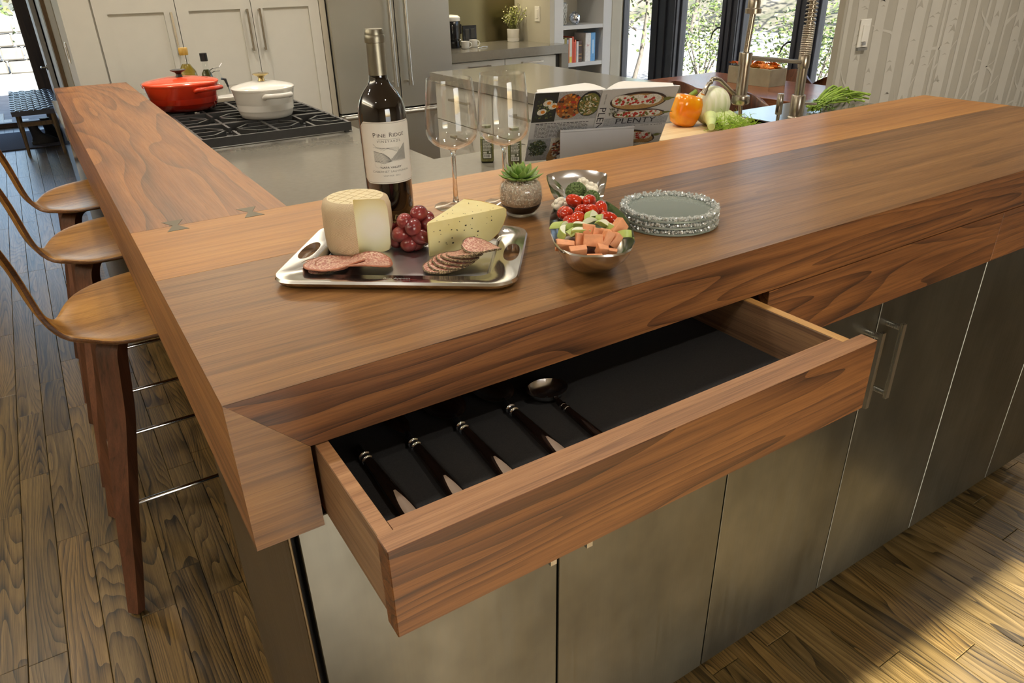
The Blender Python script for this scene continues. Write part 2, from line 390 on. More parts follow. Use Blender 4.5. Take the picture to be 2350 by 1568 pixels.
# right-hand window wall
g = Geo(); g.box(4.8, 4.92, 1.54, 5.2, 2.35, CEIL); g.box(4.8, 4.92, 1.54, 5.2, 0, .06); g.box(4.8, 4.92, -3.5, 1.54, 0, CEIL)
struct(g.done('wall_right', M_whitewall))
def post(y0, y1):
    g = Geo(); g.box(4.79, 4.9, y0, y1, .06, 2.35)
    n = 3
    for k in range(n):
        a = lerp(y0, y1, (k + .12) / n); b = lerp(y0, y1, (k + .78) / n); g.box(4.775 - .006 * (k % 2), 4.80, a, b, .06, 2.35)
    return g
window('window_2', 'x', 4.83, 4.66, 5.1, .06, 2.35, .02)
window('window_3', 'x', 4.83, 3.83, 4.34, .06, 2.35, .02, lever=(3.86, 1.0))
window('window_4', 'x', 4.83, 3.12, 3.65, .06, 2.35, .02, lever=(3.15, .93))
window('window_5', 'x', 4.83, 1.56, 2.95, .06, 2.35, .02)
for k, (a, b) in enumerate(((4.34, 4.66), (3.65, 3.83), (2.95, 3.12))):
    struct(post(a, b).done('trim_%d' % (k + 1), M_frame, bevel=.003))
# kitchen back wall, hall wall, entry wall
struct(bx('wall_back', (.3, 4.9, 5.1, 5.22, 0, CEIL), M_beige))
struct(bx('wall_niche', (3.606, 3.65, 4.56, 5.1, 0, CEIL), M_beige))
wh = setting('wall_hall'); bx('wall_panel', (.168, .3, 5.10, 6.0, 0, CEIL), M_beige, wh); bx('wall_panel', (.168, .3, 6.55, 9.4, 0, CEIL), M_whitewall, wh)
struct(bx('trim_4', (.14, .3, 6.0, 6.18, 0, 2.2), M_brownwood)); struct(bx('trim_5', (.15, .3, 6.18, 6.55, 0, 2.2), M_brownwood))
g = Geo(); g.box(-2.7, -1.25, 9.4, 9.55, 0, CEIL); g.box(-1.25, .3, 9.4, 9.55, 2.15, CEIL); g.box(.14, .3, 9.4, 9.55, 0, 2.15)
struct(g.done('wall_entry', M_beige))
dr = setting('door_1')
g = Geo(); g.box(.0, .14, 9.38, 9.47, 0, 2.15); g.box(-1.25, -1.1, 9.38, 9.47, 0, 2.15); g.box(-1.1, 0, 9.38, 9.47, 2.02, 2.15); g.box(-1.1, 0, 9.38, 9.47, 0, .05)
g.done('door_frame', M_darkwood, dr, bevel=.004)
bx('pane', (-1.1, 0, 9.42, 9.426, .05, 2.02), M_pane, dr)
d2 = setting('door_2'); bx('door_leaf', (.118, .158, 8.05, 9.0, .02, 2.1), M_whitewall, d2, bevel=.004)
g = Geo(); g.lathe([(0, 0), (.026, 0), (.026, .01), (.011, .014), (.011, .05), (0, .05)], 16); g.tube([(0, 0, .045), (0, .03, .052), (0, .11, .05)], [.010, .010, .008], 8)
g.done('door_handle', M_nickel, d2, smooth=50, local=True, loc=(.118, 8.15, .70), rot=(0, -PI / 2, 0))
# partition with birch forest wallpaper
wp = setting('wall_partition'); bx('wall_panel', (2.932, 4.8, 1.42, 1.45, 0, CEIL), plain('wallpaper_ground', rgb(176, 170, 156), .55, .03), wp)
R = random.Random(21); g = Geo(); Y0 = 1.4192
trunks = []; x = 2.95
while x < 4.78:
    wd = R.choice((.022, .03, .05, .075, .09)); trunks.append((x + wd / 2, wd)); x += wd + R.uniform(.02, .085)
for (xc, wd) in trunks:
    lean = R.uniform(-.012, .012); L_ = []; Rr = []
    for k in range(27):
        z = .03 + k * .098; j = xc + lean * (z - 1)
        L_.append((max(2.9455, j - wd / 2 * R.uniform(.88, 1.08)), z)); Rr.append((min(4.799, j + wd / 2 * R.uniform(.88, 1.08)), z))
    for k in range(26):
        g.quad((L_[k][0], Y0, L_[k][1]), (Rr[k][0], Y0, Rr[k][1]), (Rr[k + 1][0], Y0, Rr[k + 1][1]), (L_[k + 1][0], Y0, L_[k + 1][1]))
    # limbs
    for q in range(R.randint(1, 3)):
        z = R.uniform(.55, 1.5); sg = R.choice((-1, 1)); px, pz = xc, z; t0 = R.uniform(.006, .016); ang = R.uniform(.25, 1.0)
        for st in range(7):
            nx, nz = px + sg * .03 * math.cos(ang), pz + .03 * math.sin(ang); ang += R.uniform(-.25, .3); t1 = t0 * .85
            if 2.95 < nx < 4.79: g.quad((px, Y0 - .0001, pz - t0), (nx, Y0 - .0001, nz - t1), (nx, Y0 - .0001, nz + t1), (px, Y0 - .0001, pz + t0))
            px, pz, t0 = nx, nz, t1
    if wd > .04:
        g.mi = 1
        for q in range(30):
            z = R.uniform(.1, 2.5); s_ = wd * R.uniform(.18, .34); xo = xc + lean * (z - 1) + R.uniform(-.25, .25) * wd; h = s_ * R.choice((.25, .3, .9))
            g.poly([(xo - s_, Y0 - .0004, z - h * .6), (xo - s_ * .3, Y0 - .0004, z - h * .2), (xo + s_ * .1, Y0 - .0004, z - h * .15), (xo + s_, Y0 - .0004, z - h * .5), (xo + s_ * .15, Y0 - .0004, z + h)])
        g.mi = 0
g.done('birch_print', [plain('wallpaper_trunk', rgb(197, 192, 180), .5, .02), plain('wallpaper_bark_mark', rgb(172, 166, 152), .55, .03)], wp, recalc=False)

# ------------------------------------------------------------------ outdoors
struct(bx('ground', (-40, 60, -40, 60, -.30, -.12), M_gravel))
R = random.Random(5)
def foliage(cx, cy, cz, rx, ry, rz, n, size, mats, parent):
    g = Geo()
    for k in range(n):
        d = Vector((R.gauss(0, 1), R.gauss(0, 1), R.gauss(0, 1))).normalized() * (R.random() ** .4)
        nrm = Vector((R.gauss(0, 1), R.gauss(0, 1), R.gauss(0, 1)))
        g.mi = R.randint(0, len(mats) - 1)
        g.leaf((cx + d.x * rx, cy + d.y * ry, cz + d.z * rz), (R.gauss(0, 1), R.gauss(0, 1), R.gauss(0, .5)), nrm, size * R.uniform(.7, 1.3), size * .6)
    o = g.done('foliage', mats, parent, recalc=False); o['kind'] = 'stuff'; return o
def tree(x, y, h, r, n, size, label, mats, trunk=.07):
    t = thing('tree', label, 'tree', (x, y, -.12))
    g = Geo(); pts = [(x + .1 * math.sin(k), y + .1 * math.cos(1.7 * k), -.12 + h * k / 6) for k in range(7)]
    g.tube(pts, [trunk * (1 - k * .12) for k in range(7)], 8)
    for k in range(9):
        z = h * R.uniform(.2, .9); a = R.uniform(0, 6.28); l = r * R.uniform(.5, .9)
        g.tube([(x, y, z), (x + l * .5 * math.cos(a), y + l * .5 * math.sin(a), z + l * .3), (x + l * math.cos(a), y + l * math.sin(a), z + l * .5)], [trunk * .4, trunk * .25, trunk * .1], 6)
    g.done('trunk', M_bark, t, smooth=60); foliage(x, y, h * .62, r, r, h * .48, n, size, mats, t)
def bush(x, y, h, r, n, size, label, mats):
    t = thing('bush', label, 'bush', (x, y, -.12))
    g = Geo()
    for k in range(6):
        a = k * 1.05; g.tube([(x, y, -.12), (x + r * .5 * math.cos(a), y + r * .5 * math.sin(a), h * .7)], [.015, .006], 5)
    g.done('stem', M_bark, t); foliage(x, y, h * .5, r, r, h * .52, n, size, mats, t)
tree(6.6, 6.9, 3.4, .75, 1500, .07, 'slim pale green tree outside the leftmost window pane', [M_leaf, M_leaf2], .03)
bush(6.9, 8.6, 1.5, .7, 1000, .06, 'light green shrub low outside the leftmost window pane', [M_leaf2, M_leaf])
tree(15, 14.2, 5.0, 1.9, 700, .16, 'bushy tree far beyond the second window pane', [M_leaf2, M_leaf, M_bark])
bush(8.2, 7.25, 1.15, .8, 1500, .06, 'low green shrub outside the second window pane', [M_leaf, M_leaf2])
tree(15, 17.8, 5.0, 1.7, 600, .16, 'tree far behind the slim tree in the leftmost pane', [M_leaf2, M_leaf])
tree(16.5, 10.4, 5.0, 1.9, 700, .17, 'wide tree far beyond the third window pane', [M_leaf2, M_bark, M_leaf])
bush(8.7, 5.7, 1.05, .8, 1500, .06, 'yellow-green shrub outside the third window pane', [M_leaf2, M_leaf])
tree(14, 6.6, 5.0, 1.4, 520, .16, 'tree outdoors seen between the faucet and the birch wallpaper', [M_leaf, M_bark, M_leaf2])
g = Geo(); R2 = random.Random(4); rings = []
for q in range(5):
    rings.append([(16 + q * 3.2 + R2.uniform(-.5, .5), -6 + k * 1.6, -.2 + (0, 1.0, 2.4, 4.0, 5.5)[q] + R2.uniform(-.2, .25)) for k in range(26)])
g.loft(rings, False, False, False); th_ = NT('hillside_scrub'); v = th_.coord(); n1 = th_.noise(v, 1.1, 6, .7); struct(g.done('hillside', th_.out(th_.ramp(n1, ((.32, rgb(52, 62, 32)), (.5, rgb(92, 87, 73)), (.66, rgb(112, 108, 98)))), .9), smooth=180))
t = thing('garden_wall', 'low dry-stone wall across the yard outside the open entry', 'wall', (-1, 17, -.12))
for r_ in range(4):
    xx = -7 + (r_ % 2) * .2
    while xx < 4:
        wd = R.uniform(.3, .6); g = Geo(); h0 = -.12 + r_ * .24
        g.box(xx, xx + wd - .03, 17 + R.uniform(-.04, .04), 17.4, h0, h0 + .22); g.done('stone', M_stone, t, bevel=.025); xx += wd
for k, x in enumerate((-3.6, -.6, 2.4)):
    bush(x, 19 + (k % 2), 2.4, 1.3, 420, .16, ('large pale bush behind the stone wall, left of the entry view', 'large pale bush behind the stone wall, middle of the entry view', 'large pale bush behind the stone wall, right of the entry view')[k], [M_leaf2, M_leaf])
# sheer white curtain beside the last pane
cu = thing('window_curtain', 'sheer white curtain hanging beside the birch wallpaper wall', 'curtain', (4.72, 2.25, .02))
g = Geo(); rows = []
for z in (.02, 1.2, 2.4):
    rows.append([(4.72 + .018 * math.sin(k * .9), 2.02 + k * .0125, z) for k in range(41)] + [(4.723 + .018 * math.sin(k * .9), 2.02 + k * .0125, z) for k in range(40, -1, -1)])
g.loft(rows); g.done('fabric', plain('sheer_curtain', rgb(236, 236, 236), .8, .01, Transmission_Weight=.25), cu, smooth=60)
g = Geo(); g.tube([(4.72, 1.6, 2.42), (4.72, 3.0, 2.42)], .012, 10); g.done('curtain_rod', M_black, cu, smooth=60)
# ------------------------------------------------------------------ walnut counter: island top, bar arm, fascia, inlays
ISX = 2.319; ISY = .656; BARW = .264; BARY = 2.874
ct = thing('walnut_countertop', 'long L-shaped walnut countertop with two bow-tie inlays at its corner', 'countertop', (0, 0, T - .19))
def slab(x0, x1, y0, y1, ins, th=.06):
    l, r, f, b = ins
    g = Geo(); g.hexa([(x0 + l, y0 + f, T - th), (x1 - r, y0 + f, T - th), (x1 - r, y1 - b, T - th), (x0 + l, y1 - b, T - th), (x0, y0, T), (x1, y0, T), (x1, y1, T), (x0, y1, T)]); return g
e = .06; h = .0004
slab(0, ISX, 0, .398 - h, (e, 0, e, 0)).done('board', M_wal, ct)
slab(0, ISX, .398 + h, ISY - h, (e, 0, 0, 0)).done('board', M_wal_light, ct)
slab(0, BARW, ISY + h, BARY, (e, 0, 0, e)).done('board', M_wal_bar, ct)
bx('underside', (.03, ISX, .03, ISY - .02, T - .079, T - .0605), M_wal_side, ct)
bx('underside', (.03, BARW - .002, ISY, BARY - .03, T - .10, T - .0605), M_wal_side, ct)
# front fascia, mitred to the end block along a diagonal seam
g = Geo(); d = .03
g.hexa([(.0775, 0, T - .079), (ISX, 0, T - .079), (ISX, d, T - .079), (.0775, d, T - .079), (.0005, 0.0002, T - .0005), (ISX, 0.0002, T - .0005), (ISX, d, T - d), (d, d, T - d)])
g.done('fascia', M_wal_face, ct)
g = Geo()
f = [(0, T), (.0775, T - .0795), (.0775, T - .19), (0, T - .19)]
g.loft([[(x, 0, z) for x, z in f], [(max(x, d), .06, min(z, T - d)) for x, z in f]])
g.done('end_block', M_wal, ct)
g = Geo(); g.hexa([(0, .0, T - .19), (d, .0, T - .19), (d, BARY - .0, T - .19), (0, BARY, T - .19), (0, .0, T - .0004), (d, d, T - d), (d, BARY - d, T - d), (0, BARY, T - .0004)])
g.done('side_apron', M_wal_side, ct)
g = Geo(); g.hexa([(0, BARY - d, T - .19), (BARW, BARY - d, T - .19), (BARW, BARY, T - .19), (0, BARY, T - .19), (d, BARY - d, T - d), (BARW, BARY - d, T - d), (BARW, BARY, T - .0006), (0, BARY, T - .0006)])
g.done('end_apron', M_wal_face, ct)
for (cx, cy) in ((.0705, .656), (.1985, .659)):
    a, b = .031, .0175
    g = Geo(); g.prism([(cx - b, cy + a), (cx - .004, cy), (cx - b, cy - a), (cx + b, cy - a), (cx + .004, cy), (cx + b, cy + a)], T - .006, T + .0005)
    g.done('bow_tie_inlay', M_bow, ct)

# ------------------------------------------------------------------ island base cabinet with steel doors and walnut drawers
ic = thing('island_cabinet', 'island base cabinet with aged steel doors and walnut drawers, one open', 'cabinet', (1.1, .3, 0))
g = Geo()
for b in ((.045, 2.31, .60, .63, .10, T - .19), (.045, 2.31, .05, .62, .10, .118), (.045, 2.31, .35, .62, T - .2, T - .19)): g.box(*b)
for x in (.045, .808, 1.571, 2.295): g.box(x, x + .015, .05, .62, .1, T - .08)
g.done('body', M_dark, ic)
bx('toe_kick', (.045, 2.31, .09, .105, 0, .1), M_dark, ic)
bx('side_panel', (.0365, .0405, .0185, .64, 0, T - .1905), metal('dark_bronze_panel', rgb(120, 104, 78), .42, 'z', .15), ic, bevel=.001)
DX = (.0475, .427, .808, 1.192, 1.571, 1.95, 2.31)
for k in range(6):
    x0, x1 = DX[k] + .0018, DX[k + 1] - .0018
    dr_ = bx('door', (x0, x1, .02, .04, .112, T - .1915), M_door, ic, bevel=.0012)
    hx = x1 - .032 if k % 2 == 0 else x0 + .032
    g = Geo(); zt, zb = T - .245, T - .412
    g.box(hx - .0055, hx + .0055, -.016, -.0085, zb, zt)
    for z in (zt - .010, zb + .010): g.tube([(hx, .0215, z), (hx, -.010, z)], .0058, 12)
    g.done('handle', M_steel_v, dr_, smooth=40)
ZT, ZB = T - .0815, T - .1885
# open drawer
YF = -.197
dw = bx('drawer', (.083, .0985, YF + .0255, .36, ZB + .010, ZT - .0005), M_wal_dside, ic, bevel=.0008)
bx('drawer_front', (.0815, .804, YF, YF + .0250, ZB, ZT + .001), M_wal_face, dw, bevel=.0008)
bx('front_edge', (.0820, .8035, YF + .0005, YF + .0245, ZT + .0011, ZT + .0016), M_wal_edge, dw)
bx('side_panel', (.764, .780, YF + .0255, .36, ZB + .010, ZT - .0005), M_wal_dside, dw, bevel=.0008)
bx('side_edge', (.7645, .7795, YF + .0260, .3595, ZT - .0004, ZT + .0002), M_maple, dw)
bx('side_edge', (.0835, .0980, YF + .0260, .3595, ZT - .0004, ZT + .0002), M_wal_edge, dw)
bx('back_panel', (.0987, .764, .345, .36, ZB + .025, ZT - .0005), M_wal_dside, dw)
bx('box_front', (.0987, .7638, YF + .0255, YF + .040, ZB + .010, ZT + .0005), M_wal_edge, dw)
bx('felt_liner', (.0987, .7638, YF + .0402, .345, ZB + .032, ZB + .0385), M_felt, dw)
g = Geo(); g.box(.781, .789, -.05, .34, ZB + .03, ZB + .06); g.done('slide', M_steel, dw)
ZL = ZB + .0385
# closed drawers
for x0, x1 in ((.8215, 1.5355), (1.5375, 2.3185)):
    d_ = bx('drawer', (x0, x1, .0008, .021, ZB, ZT), M_wal_face, ic, bevel=.0006)
    bx('drawer_box', (x0 + .02, x1 - .02, .021, .3, ZB + .02, ZT - .012), M_wal_dside, d_)

# ------------------------------------------------------------------ grey worktop (U-shaped), bases
wk = thing('grey_worktop', 'L-shaped grey stone worktop running behind the walnut counter', 'worktop', (1.5, 1.2, G - .05))
th = .05
SK = (1.90, 2.27, .80, 1.345)   # sink cut-out
for b in ((-.005, .953, BARY - .02, 3.76), (BARW - .06, .953, ISY - .02, BARY - .02), (.953, SK[0], ISY - .02, 1.436), (SK[0], SK[1], SK[3], 1.436), (SK[0], SK[1], ISY - .02, SK[2]), (SK[1], 2.92, ISY - .02, 1.436)):
    bx('stone_slab', (b[0], b[1], b[2], b[3], G - th, G), M_quartz, wk)
sb = bx('sink', (SK[0] - .01, SK[1] + .01, SK[2] - .01, SK[3] + .01, G - .10, G - .075), M_dark, wk)
M_sink = plain('dark_sink_composite', rgb(52, 54, 50), .4, .05)
g = Geo(); a, b, c, d_ = SK
g.box(a - .01, a, c, d_, G - .10, G - .004); g.box(b, b + .01, c, d_, G - .10, G - .004); g.box(a, b, c - .01, c, G - .10, G - .004); g.box(a, b, d_, d_ + .01, G - .10, G - .004)
g.done('sink_wall', M_sink, sb)
# cooktop leg base
cb = thing('cooktop_base_cabinet', 'steel-clad base cabinet under the cooktop beside the bar stools', 'cabinet', (.6, 2.2, 0))
bx('body', (.275, .94, .70, 3.74, .0, G - th - .0005), M_white, cb)
bx('knee_panel', (.262, .274, .70, 2.88, 0, G - th - .0005), M_black, cb)
bx('end_panel', (.0, .274, 2.885, 3.74, 0, G - th - .0005), metal('glossy_steel_panel', rgb(170, 170, 168), .12), cb)
rb = thing('drawer_island', 'white drawer island with a grey stone top between sink and refrigerator', 'cabinet', (2.34, 2.8, 0))
bx('stone_top', (1.975, 2.70, 2.12, 3.50, G - th, G), M_quartz, rb)
bx('body', (2.012, 2.68, 2.14, 3.47, .1, G - th - .0005), M_white, rb)
bx('toe_kick', (2.06, 2.64, 2.18, 3.45, 0, .1), M_dark, rb)
for (y0, y1) in ((2.142, 2.80), (2.805, 3.468)):
    for (z0, z1) in ((.11, .40), (.405, .645), (.65, G - th - .008)):
        d_ = bx('drawer', (1.99, 2.012, y0 + .003, y1 - .003, z0, z1), M_white, rb, bevel=.0015)
        g = Geo(); yc = (y0 + y1) / 2; zc = z1 - .07
        g.box(1.955, 1.963, yc - .11, yc + .11, zc - .006, zc + .006)
        for q in (-.09, .09): g.box(1.963, 1.990, yc + q - .006, yc + q + .006, zc - .006, zc + .006)
        g.done('handle', M_nickel, d_)
sc_ = thing('sink_cabinet', 'white base cabinet under the sink worktop behind the walnut counter', 'cabinet', (1.6, 1.0, 0))
bx('body', (.96, 2.0, .70, 1.41, .1, G - th - .13), M_white, sc_); bx('body_side', (2.02, 2.9, .70, 1.405, .1, G - th - .13), M_white, sc_); bx('toe_kick', (.96, 2.9, .70, 1.36, 0, .1), M_dark, sc_)

# ------------------------------------------------------------------ bar stools
st = thing('bar_stool', 'moulded walnut bar stool nearest the camera, tucked under the counter', 'stool', (0, 1.215, 0), .0, 'walnut bar stools along the counter')
sec = [(.30, .745, .12), (.285, .750, .15), (.22, .757, .192), (.14, .760, .216), (.06, .760, .224), (0, .757, .223), (-.05, .754, .212), (-.09, .750, .188), (-.118, .747, .150), (-.142, .746, .105), (-.163, .752, .066),
       (-.182, .772, .047), (-.196, .806, .042), (-.204, .85, .041), (-.212, .90, .043), (-.226, .95, .050), (-.247, 1.0, .070), (-.272, 1.05, .100), (-.297, 1.10, .124), (-.318, 1.15, .132), (-.336, 1.20, .118), (-.349, 1.24, .08), (-.354, 1.256, .04)]
sec = [(-.077 + (x + .077) * 1.05, z - .030, w_ * 1.03) for x, z, w_ in sec]
def shell(i0, i1, th=.014, n=10):
    g = Geo(); rings = []
    for k in range(i0, i1 + 1):
        x, z, wd = sec[k]; a = sec[max(k - 1, 0)]; b = sec[min(k + 1, len(sec) - 1)]
        tx, tz = b[0] - a[0], b[1] - a[1]; l = math.hypot(tx, tz); nx, nz = tz / l, -tx / l   # towards sitter / up
        if k < 9: nx, nz = (nx, nz) if nz > 0 else (-nx, -nz)
        back = max(0, min(1, (k - 14) / 4.0))
        top = []; bot = []
        for j in range(n + 1):
            u = -1 + 2 * j / n; y = u * wd
            cup = (.012 * (u * u) if k < 10 else .05 * back * u * u * (wd / .16))
            top.append((x + nx * (th / 2 + cup), y, z + nz * (th / 2 + cup))); bot.append((x + nx * (-th / 2 + cup), y, z + nz * (-th / 2 + cup)))
        rings.append(top + bot[::-1])
    c_, s_ = math.cos(.19), math.sin(.19)
    rings = [[(.08 + (x - .08) * c_ - y * s_, (x - .08) * s_ + y * c_, z) for x, y, z in r] for r in rings]
    for q in range(len(rings) - 1):
        r0, r1 = rings[q], rings[q + 1]; N_ = len(r0)
        g.mi = 0
        for j in range(N_):
            g.mi = 1 if j in (n, N_ - 1) else 0; g._new([r0[j], r0[(j + 1) % N_], r1[(j + 1) % N_], r1[j]], [(0, 1, 2, 3)])
    g.mi = 1; g.poly(rings[0][::-1]); g.poly(rings[-1]); g.mi = 0; bmesh.ops.remove_doubles(g.bm, verts=g.bm.verts[:], dist=1e-6); return g
shell(0, 22).done('seat_shell', [M_stool, M_ply], st, smooth=50, local=True, sub=1)
def leg(sx, sy):
    xf = -.200 if sx < 0 else .25; pts = []; n = 14
    fy = (.225 if sy < 0 else .225) * sy; ty = .085 * sy
    P = [(0, .707), (.2, .707), (.36, .703), (.445, .675), (.485, .62), (.55, .52), (.66, .40), (.79, .26), (.90, .12), (1.0, .004)]
    def cr(p0, p1, p2, p3, u): return tuple(.5 * (2 * b + (c - a) * u + (2 * a - 5 * b + 4 * c - d) * u * u + (3 * b - a - 3 * c + d) * u ** 3) for a, b, c, d in zip(p0, p1, p2, p3))
    g = Geo(); rings = []; Q = []
    for i in range(len(P) - 1):
        for q in range(4): Q.append((cr(P[max(i - 1, 0)], P[i], P[i + 1], P[min(i + 2, len(P) - 1)], q / 4), i + q / 4))
    Q.append((P[-1], len(P) - 1)); NP = len(P); P = [q for q, _ in Q]; S_ = [t for _, t in Q]
    for i, (q, z) in enumerate(P):
        si = S_[i]
        x = lerp(.02, xf, q); y = lerp(ty * .2, fy, q)
        w_ = .030 if si < 5 else lerp(.030, .015, (si - 5) / (NP - 6)); t_ = lerp(.0095, .016, max(0, min(1, (si - 1.5) / 1.5))) if si < 6 else lerp(.016, .012, (si - 6) / (NP - 7))
        a = P[max(i - 1, 0)]; b = P[min(i + 1, len(P) - 1)]
        dx, dy, dz = (b[0] - a[0]) * (xf - .02), (b[0] - a[0]) * (fy - ty * .2), b[1] - a[1]
        d_ = Vector((dx, dy, dz)).normalized(); hor = Vector((xf - .02, fy - ty * .2, 0)).normalized(); side = Vector((-hor.y, hor.x, 0)); nn = side.cross(d_)
        c = Vector((x, y, z)); rings.append([tuple(c + side * w_ + nn * t_), tuple(c - side * w_ + nn * t_), tuple(c - side * w_ - nn * t_), tuple(c + side * w_ - nn * t_)])
    g.loft(rings); return g.done('leg', M_leg, st, smooth=35, local=True)
for sx in (-1, 1):
    for sy in (-1, 1):
        o = leg(sx, sy); xf = -.200 if sx < 0 else .25
        g = Geo(); g.cyl(xf, (.225 if sy < 0 else .225) * sy, 0, .006, .009, 10); g.done('foot_glide', M_black, o, local=True)
for (a, b) in (((-.152, -.172, .285), (.205, -.172, .285)), ((-.152, .172, .285), (.205, .172, .285)), ((-.152, -.172, .30), (-.152, .172, .30)), ((.205, -.172, .30), (.205, .172, .30))):
    g = Geo(); g.tube([a, b], .0062, 10); g.done('footrest_rod', M_chrome, st, smooth=60, local=True)
dup(st, (0, 1.825, 0), .0, 'moulded walnut bar stool, middle of the three at the counter')
dup(st, (0, 2.435, 0), .0, 'moulded walnut bar stool farthest from the camera, near the counter end')
# ------------------------------------------------------------------ pantry, fridge, coffee corner
pc = thing('pantry_cabinet', 'tall off-white pantry cabinet with shaker doors behind the cooktop', 'cabinet', (1.0, 4.7, 0))
bx('body', (.325, 1.688, 4.425, 5.08, 0, 2.4), M_white, pc)
bx('end_panel', (.172, .324, 4.402, 5.08, 0, 2.4), M_white, pc)
M_trim_l = plain('pale_filler_strip', rgb(186, 178, 158), .5, .02)
bx('filler_strip', (1.650, 1.688, 4.396, 4.43, 0, 2.4), M_trim_l, pc)
PX = (.332, .772, 1.214, 1.648)
for k in range(3):
    for (z0, z1) in ((.1, 1.352), (1.358, 2.38)):
        x0, x1 = PX[k] + .002, PX[k + 1] - .002; rl = .068
        g = Geo()
        g.box(x0, x0 + rl, 4.4, 4.424, z0, z1); g.box(x1 - rl, x1, 4.4, 4.424, z0, z1); g.box(x0 + rl, x1 - rl, 4.4, 4.424, z1 - .08, z1); g.box(x0 + rl, x1 - rl, 4.4, 4.424, z0, z0 + .08)
        d_ = g.done('door', M_white, pc)
        bx('panel', (x0 + rl, x1 - rl, 4.411, 4.424, z0 + .08, z1 - .08), M_white, d_)
        if z0 < 1:
            hx = x1 - .032 if k < 2 else x0 + .04
            g = Geo(); zt, zb = 1.272, 1.03
            g.box(hx - .006, hx + .006, 4.366, 4.374, zb, zt)
            for z in (zt - .01, zb + .01): g.box(hx - .005, hx + .005, 4.374, 4.4, z - .006, z + .006)
            g.done('handle', M_nickel, d_)
fr = thing('refrigerator', 'stainless steel French-door refrigerator with tubular handles', 'refrigerator', (2.13, 4.7, 0))
bx('body', (1.692, 2.583, 4.40, 5.08, 0, 2.1), M_dark, fr)
for (x0, x1, hx) in ((1.694, 2.155, 2.10), (2.161, 2.581, 2.216)):
    d_ = bx('door', (x0, x1, 4.35, 4.40, .585, 2.08), M_fridge, fr, bevel=.004)
    g = Geo(); g.tube([(hx, 4.30, .745), (hx, 4.30, 1.75)], .0145, 16)
    for z in (.765, 1.73): g.tube([(hx, 4.30, z), (hx, 4.352, z)], .010, 10)
    g.done('handle', M_steel_v, d_, smooth=50)
    g = Geo(); g.tube([(hx, 4.30, .738), (hx, 4.30, .768)], .0175, 16); g.done('handle_cap', M_steel_v, d_, smooth=50)
d_ = bx('freezer_drawer', (1.694, 2.581, 4.35, 4.40, .10, .575), M_fridge, fr, bevel=.004)
g = Geo(); g.tube([(1.70, 4.30, .560), (2.57, 4.30, .560)], .0145, 16)
for x in (1.76, 2.50): g.tube([(x, 4.30, .560), (x, 4.352, .560)], .010, 10)
g.done('handle', M_steel, d_, smooth=50)
bx('grille', (1.694, 2.581, 4.37, 4.40, .0, .09), M_dark, fr)
# coffee counter
cc = thing('coffee_counter', 'grey stone coffee counter with waterfall end beside the refrigerator', 'counter', (3.1, 4.7, 0))
bx('stone_top', (2.588, 3.604, 4.40, 5.095, G - .065, G), M_quartz, cc); bx('stone_top', (3.604, 3.68, 4.40, 4.558, G - .065, G), M_quartz, cc)
bx('waterfall_end', (3.61, 3.68, 4.40, 4.555, 0, G - .0655), M_quartz_e, cc)
bx('body', (2.60, 3.595, 4.45, 5.08, .1, G - .066), M_white, cc); bx('toe_kick', (2.6, 3.595, 4.5, 5.05, 0, .1), M_dark, cc)
bx('reveal', (3.575, 3.609, 4.43, 4.45, .1, G - .066), M_dark, cc)
for (x0, x1) in ((2.602, 3.085), (3.089, 3.572)):
    for (z0, z1) in ((.12, .47), (.475, G - .075)):
        d_ = bx('drawer', (x0, x1, 4.428, 4.449, z0, z1), M_white, cc, bevel=.0015)
        g = Geo(); xc = (x0 + x1) / 2; zc = z1 - .035
        g.box(xc - .10, xc + .10, 4.395, 4.402, zc - .005, zc + .005)
        for q in (-.085, .085): g.box(xc + q - .005, xc + q + .005, 4.402, 4.428, zc - .005, zc + .005)
        g.done('handle', M_nickel, d_)
tag(bx('backsplash', (2.588, 3.604, 5.085, 5.098, G + .001, 1.75), M_backspl), 'olive metal backsplash behind the espresso cups', 'backsplash')
uc = thing('wall_cabinet', 'white wall cabinet above the coffee counter', 'cabinet', (3.1, 4.9, 1.75)); bx('body', (2.6, 3.6, 4.75, 5.08, 1.55, 2.4), M_white, uc); bx('door', (2.602, 3.098, 4.728, 4.749, 1.55, 2.4), M_white, uc); bx('door', (3.102, 3.598, 4.728, 4.749, 1.55, 2.4), M_white, uc)
lamp('cabinet_light', 'AREA', (3.1, 4.95, 1.54), 5, (1, .85, .55), shape='RECTANGLE', size=.9, size_y=.03, tgt=(3.1, 4.95, 0))
# coffee machine
cm = thing('coffee_machine', 'glossy black coffee machine with silver lid beside the refrigerator', 'coffee machine', (2.83, 4.80, G))
g = Geo(); g.lathe([(0, 0), (.062, 0), (.066, .01), (.066, .05), (.060, .055), (.060, .06), (.066, .066), (.070, .16), (.066, .205), (.05, .222), (0, .228)], 28); g.done('body', M_plastic_b, cm, smooth=40, local=True)
g = Geo(); g.lathe([(.0705, .196), (.0725, .20), (.071, .222), (.055, .236), (0, .242), (0, .229)], 28); g.done('lid', M_cer, cm, smooth=40, local=True)
g = Geo(); g.box(.055, .082, -.02, .02, .10, .17); g.box(.06, .10, -.03, .03, 0, .012); g.done('spout', M_plastic_b, cm, bevel=.004, local=True)
g = Geo(); g.tube([(.068, 0, .055), (.074, 0, .055)], .012, 12); g.done('button', M_chrome, cm, local=True)
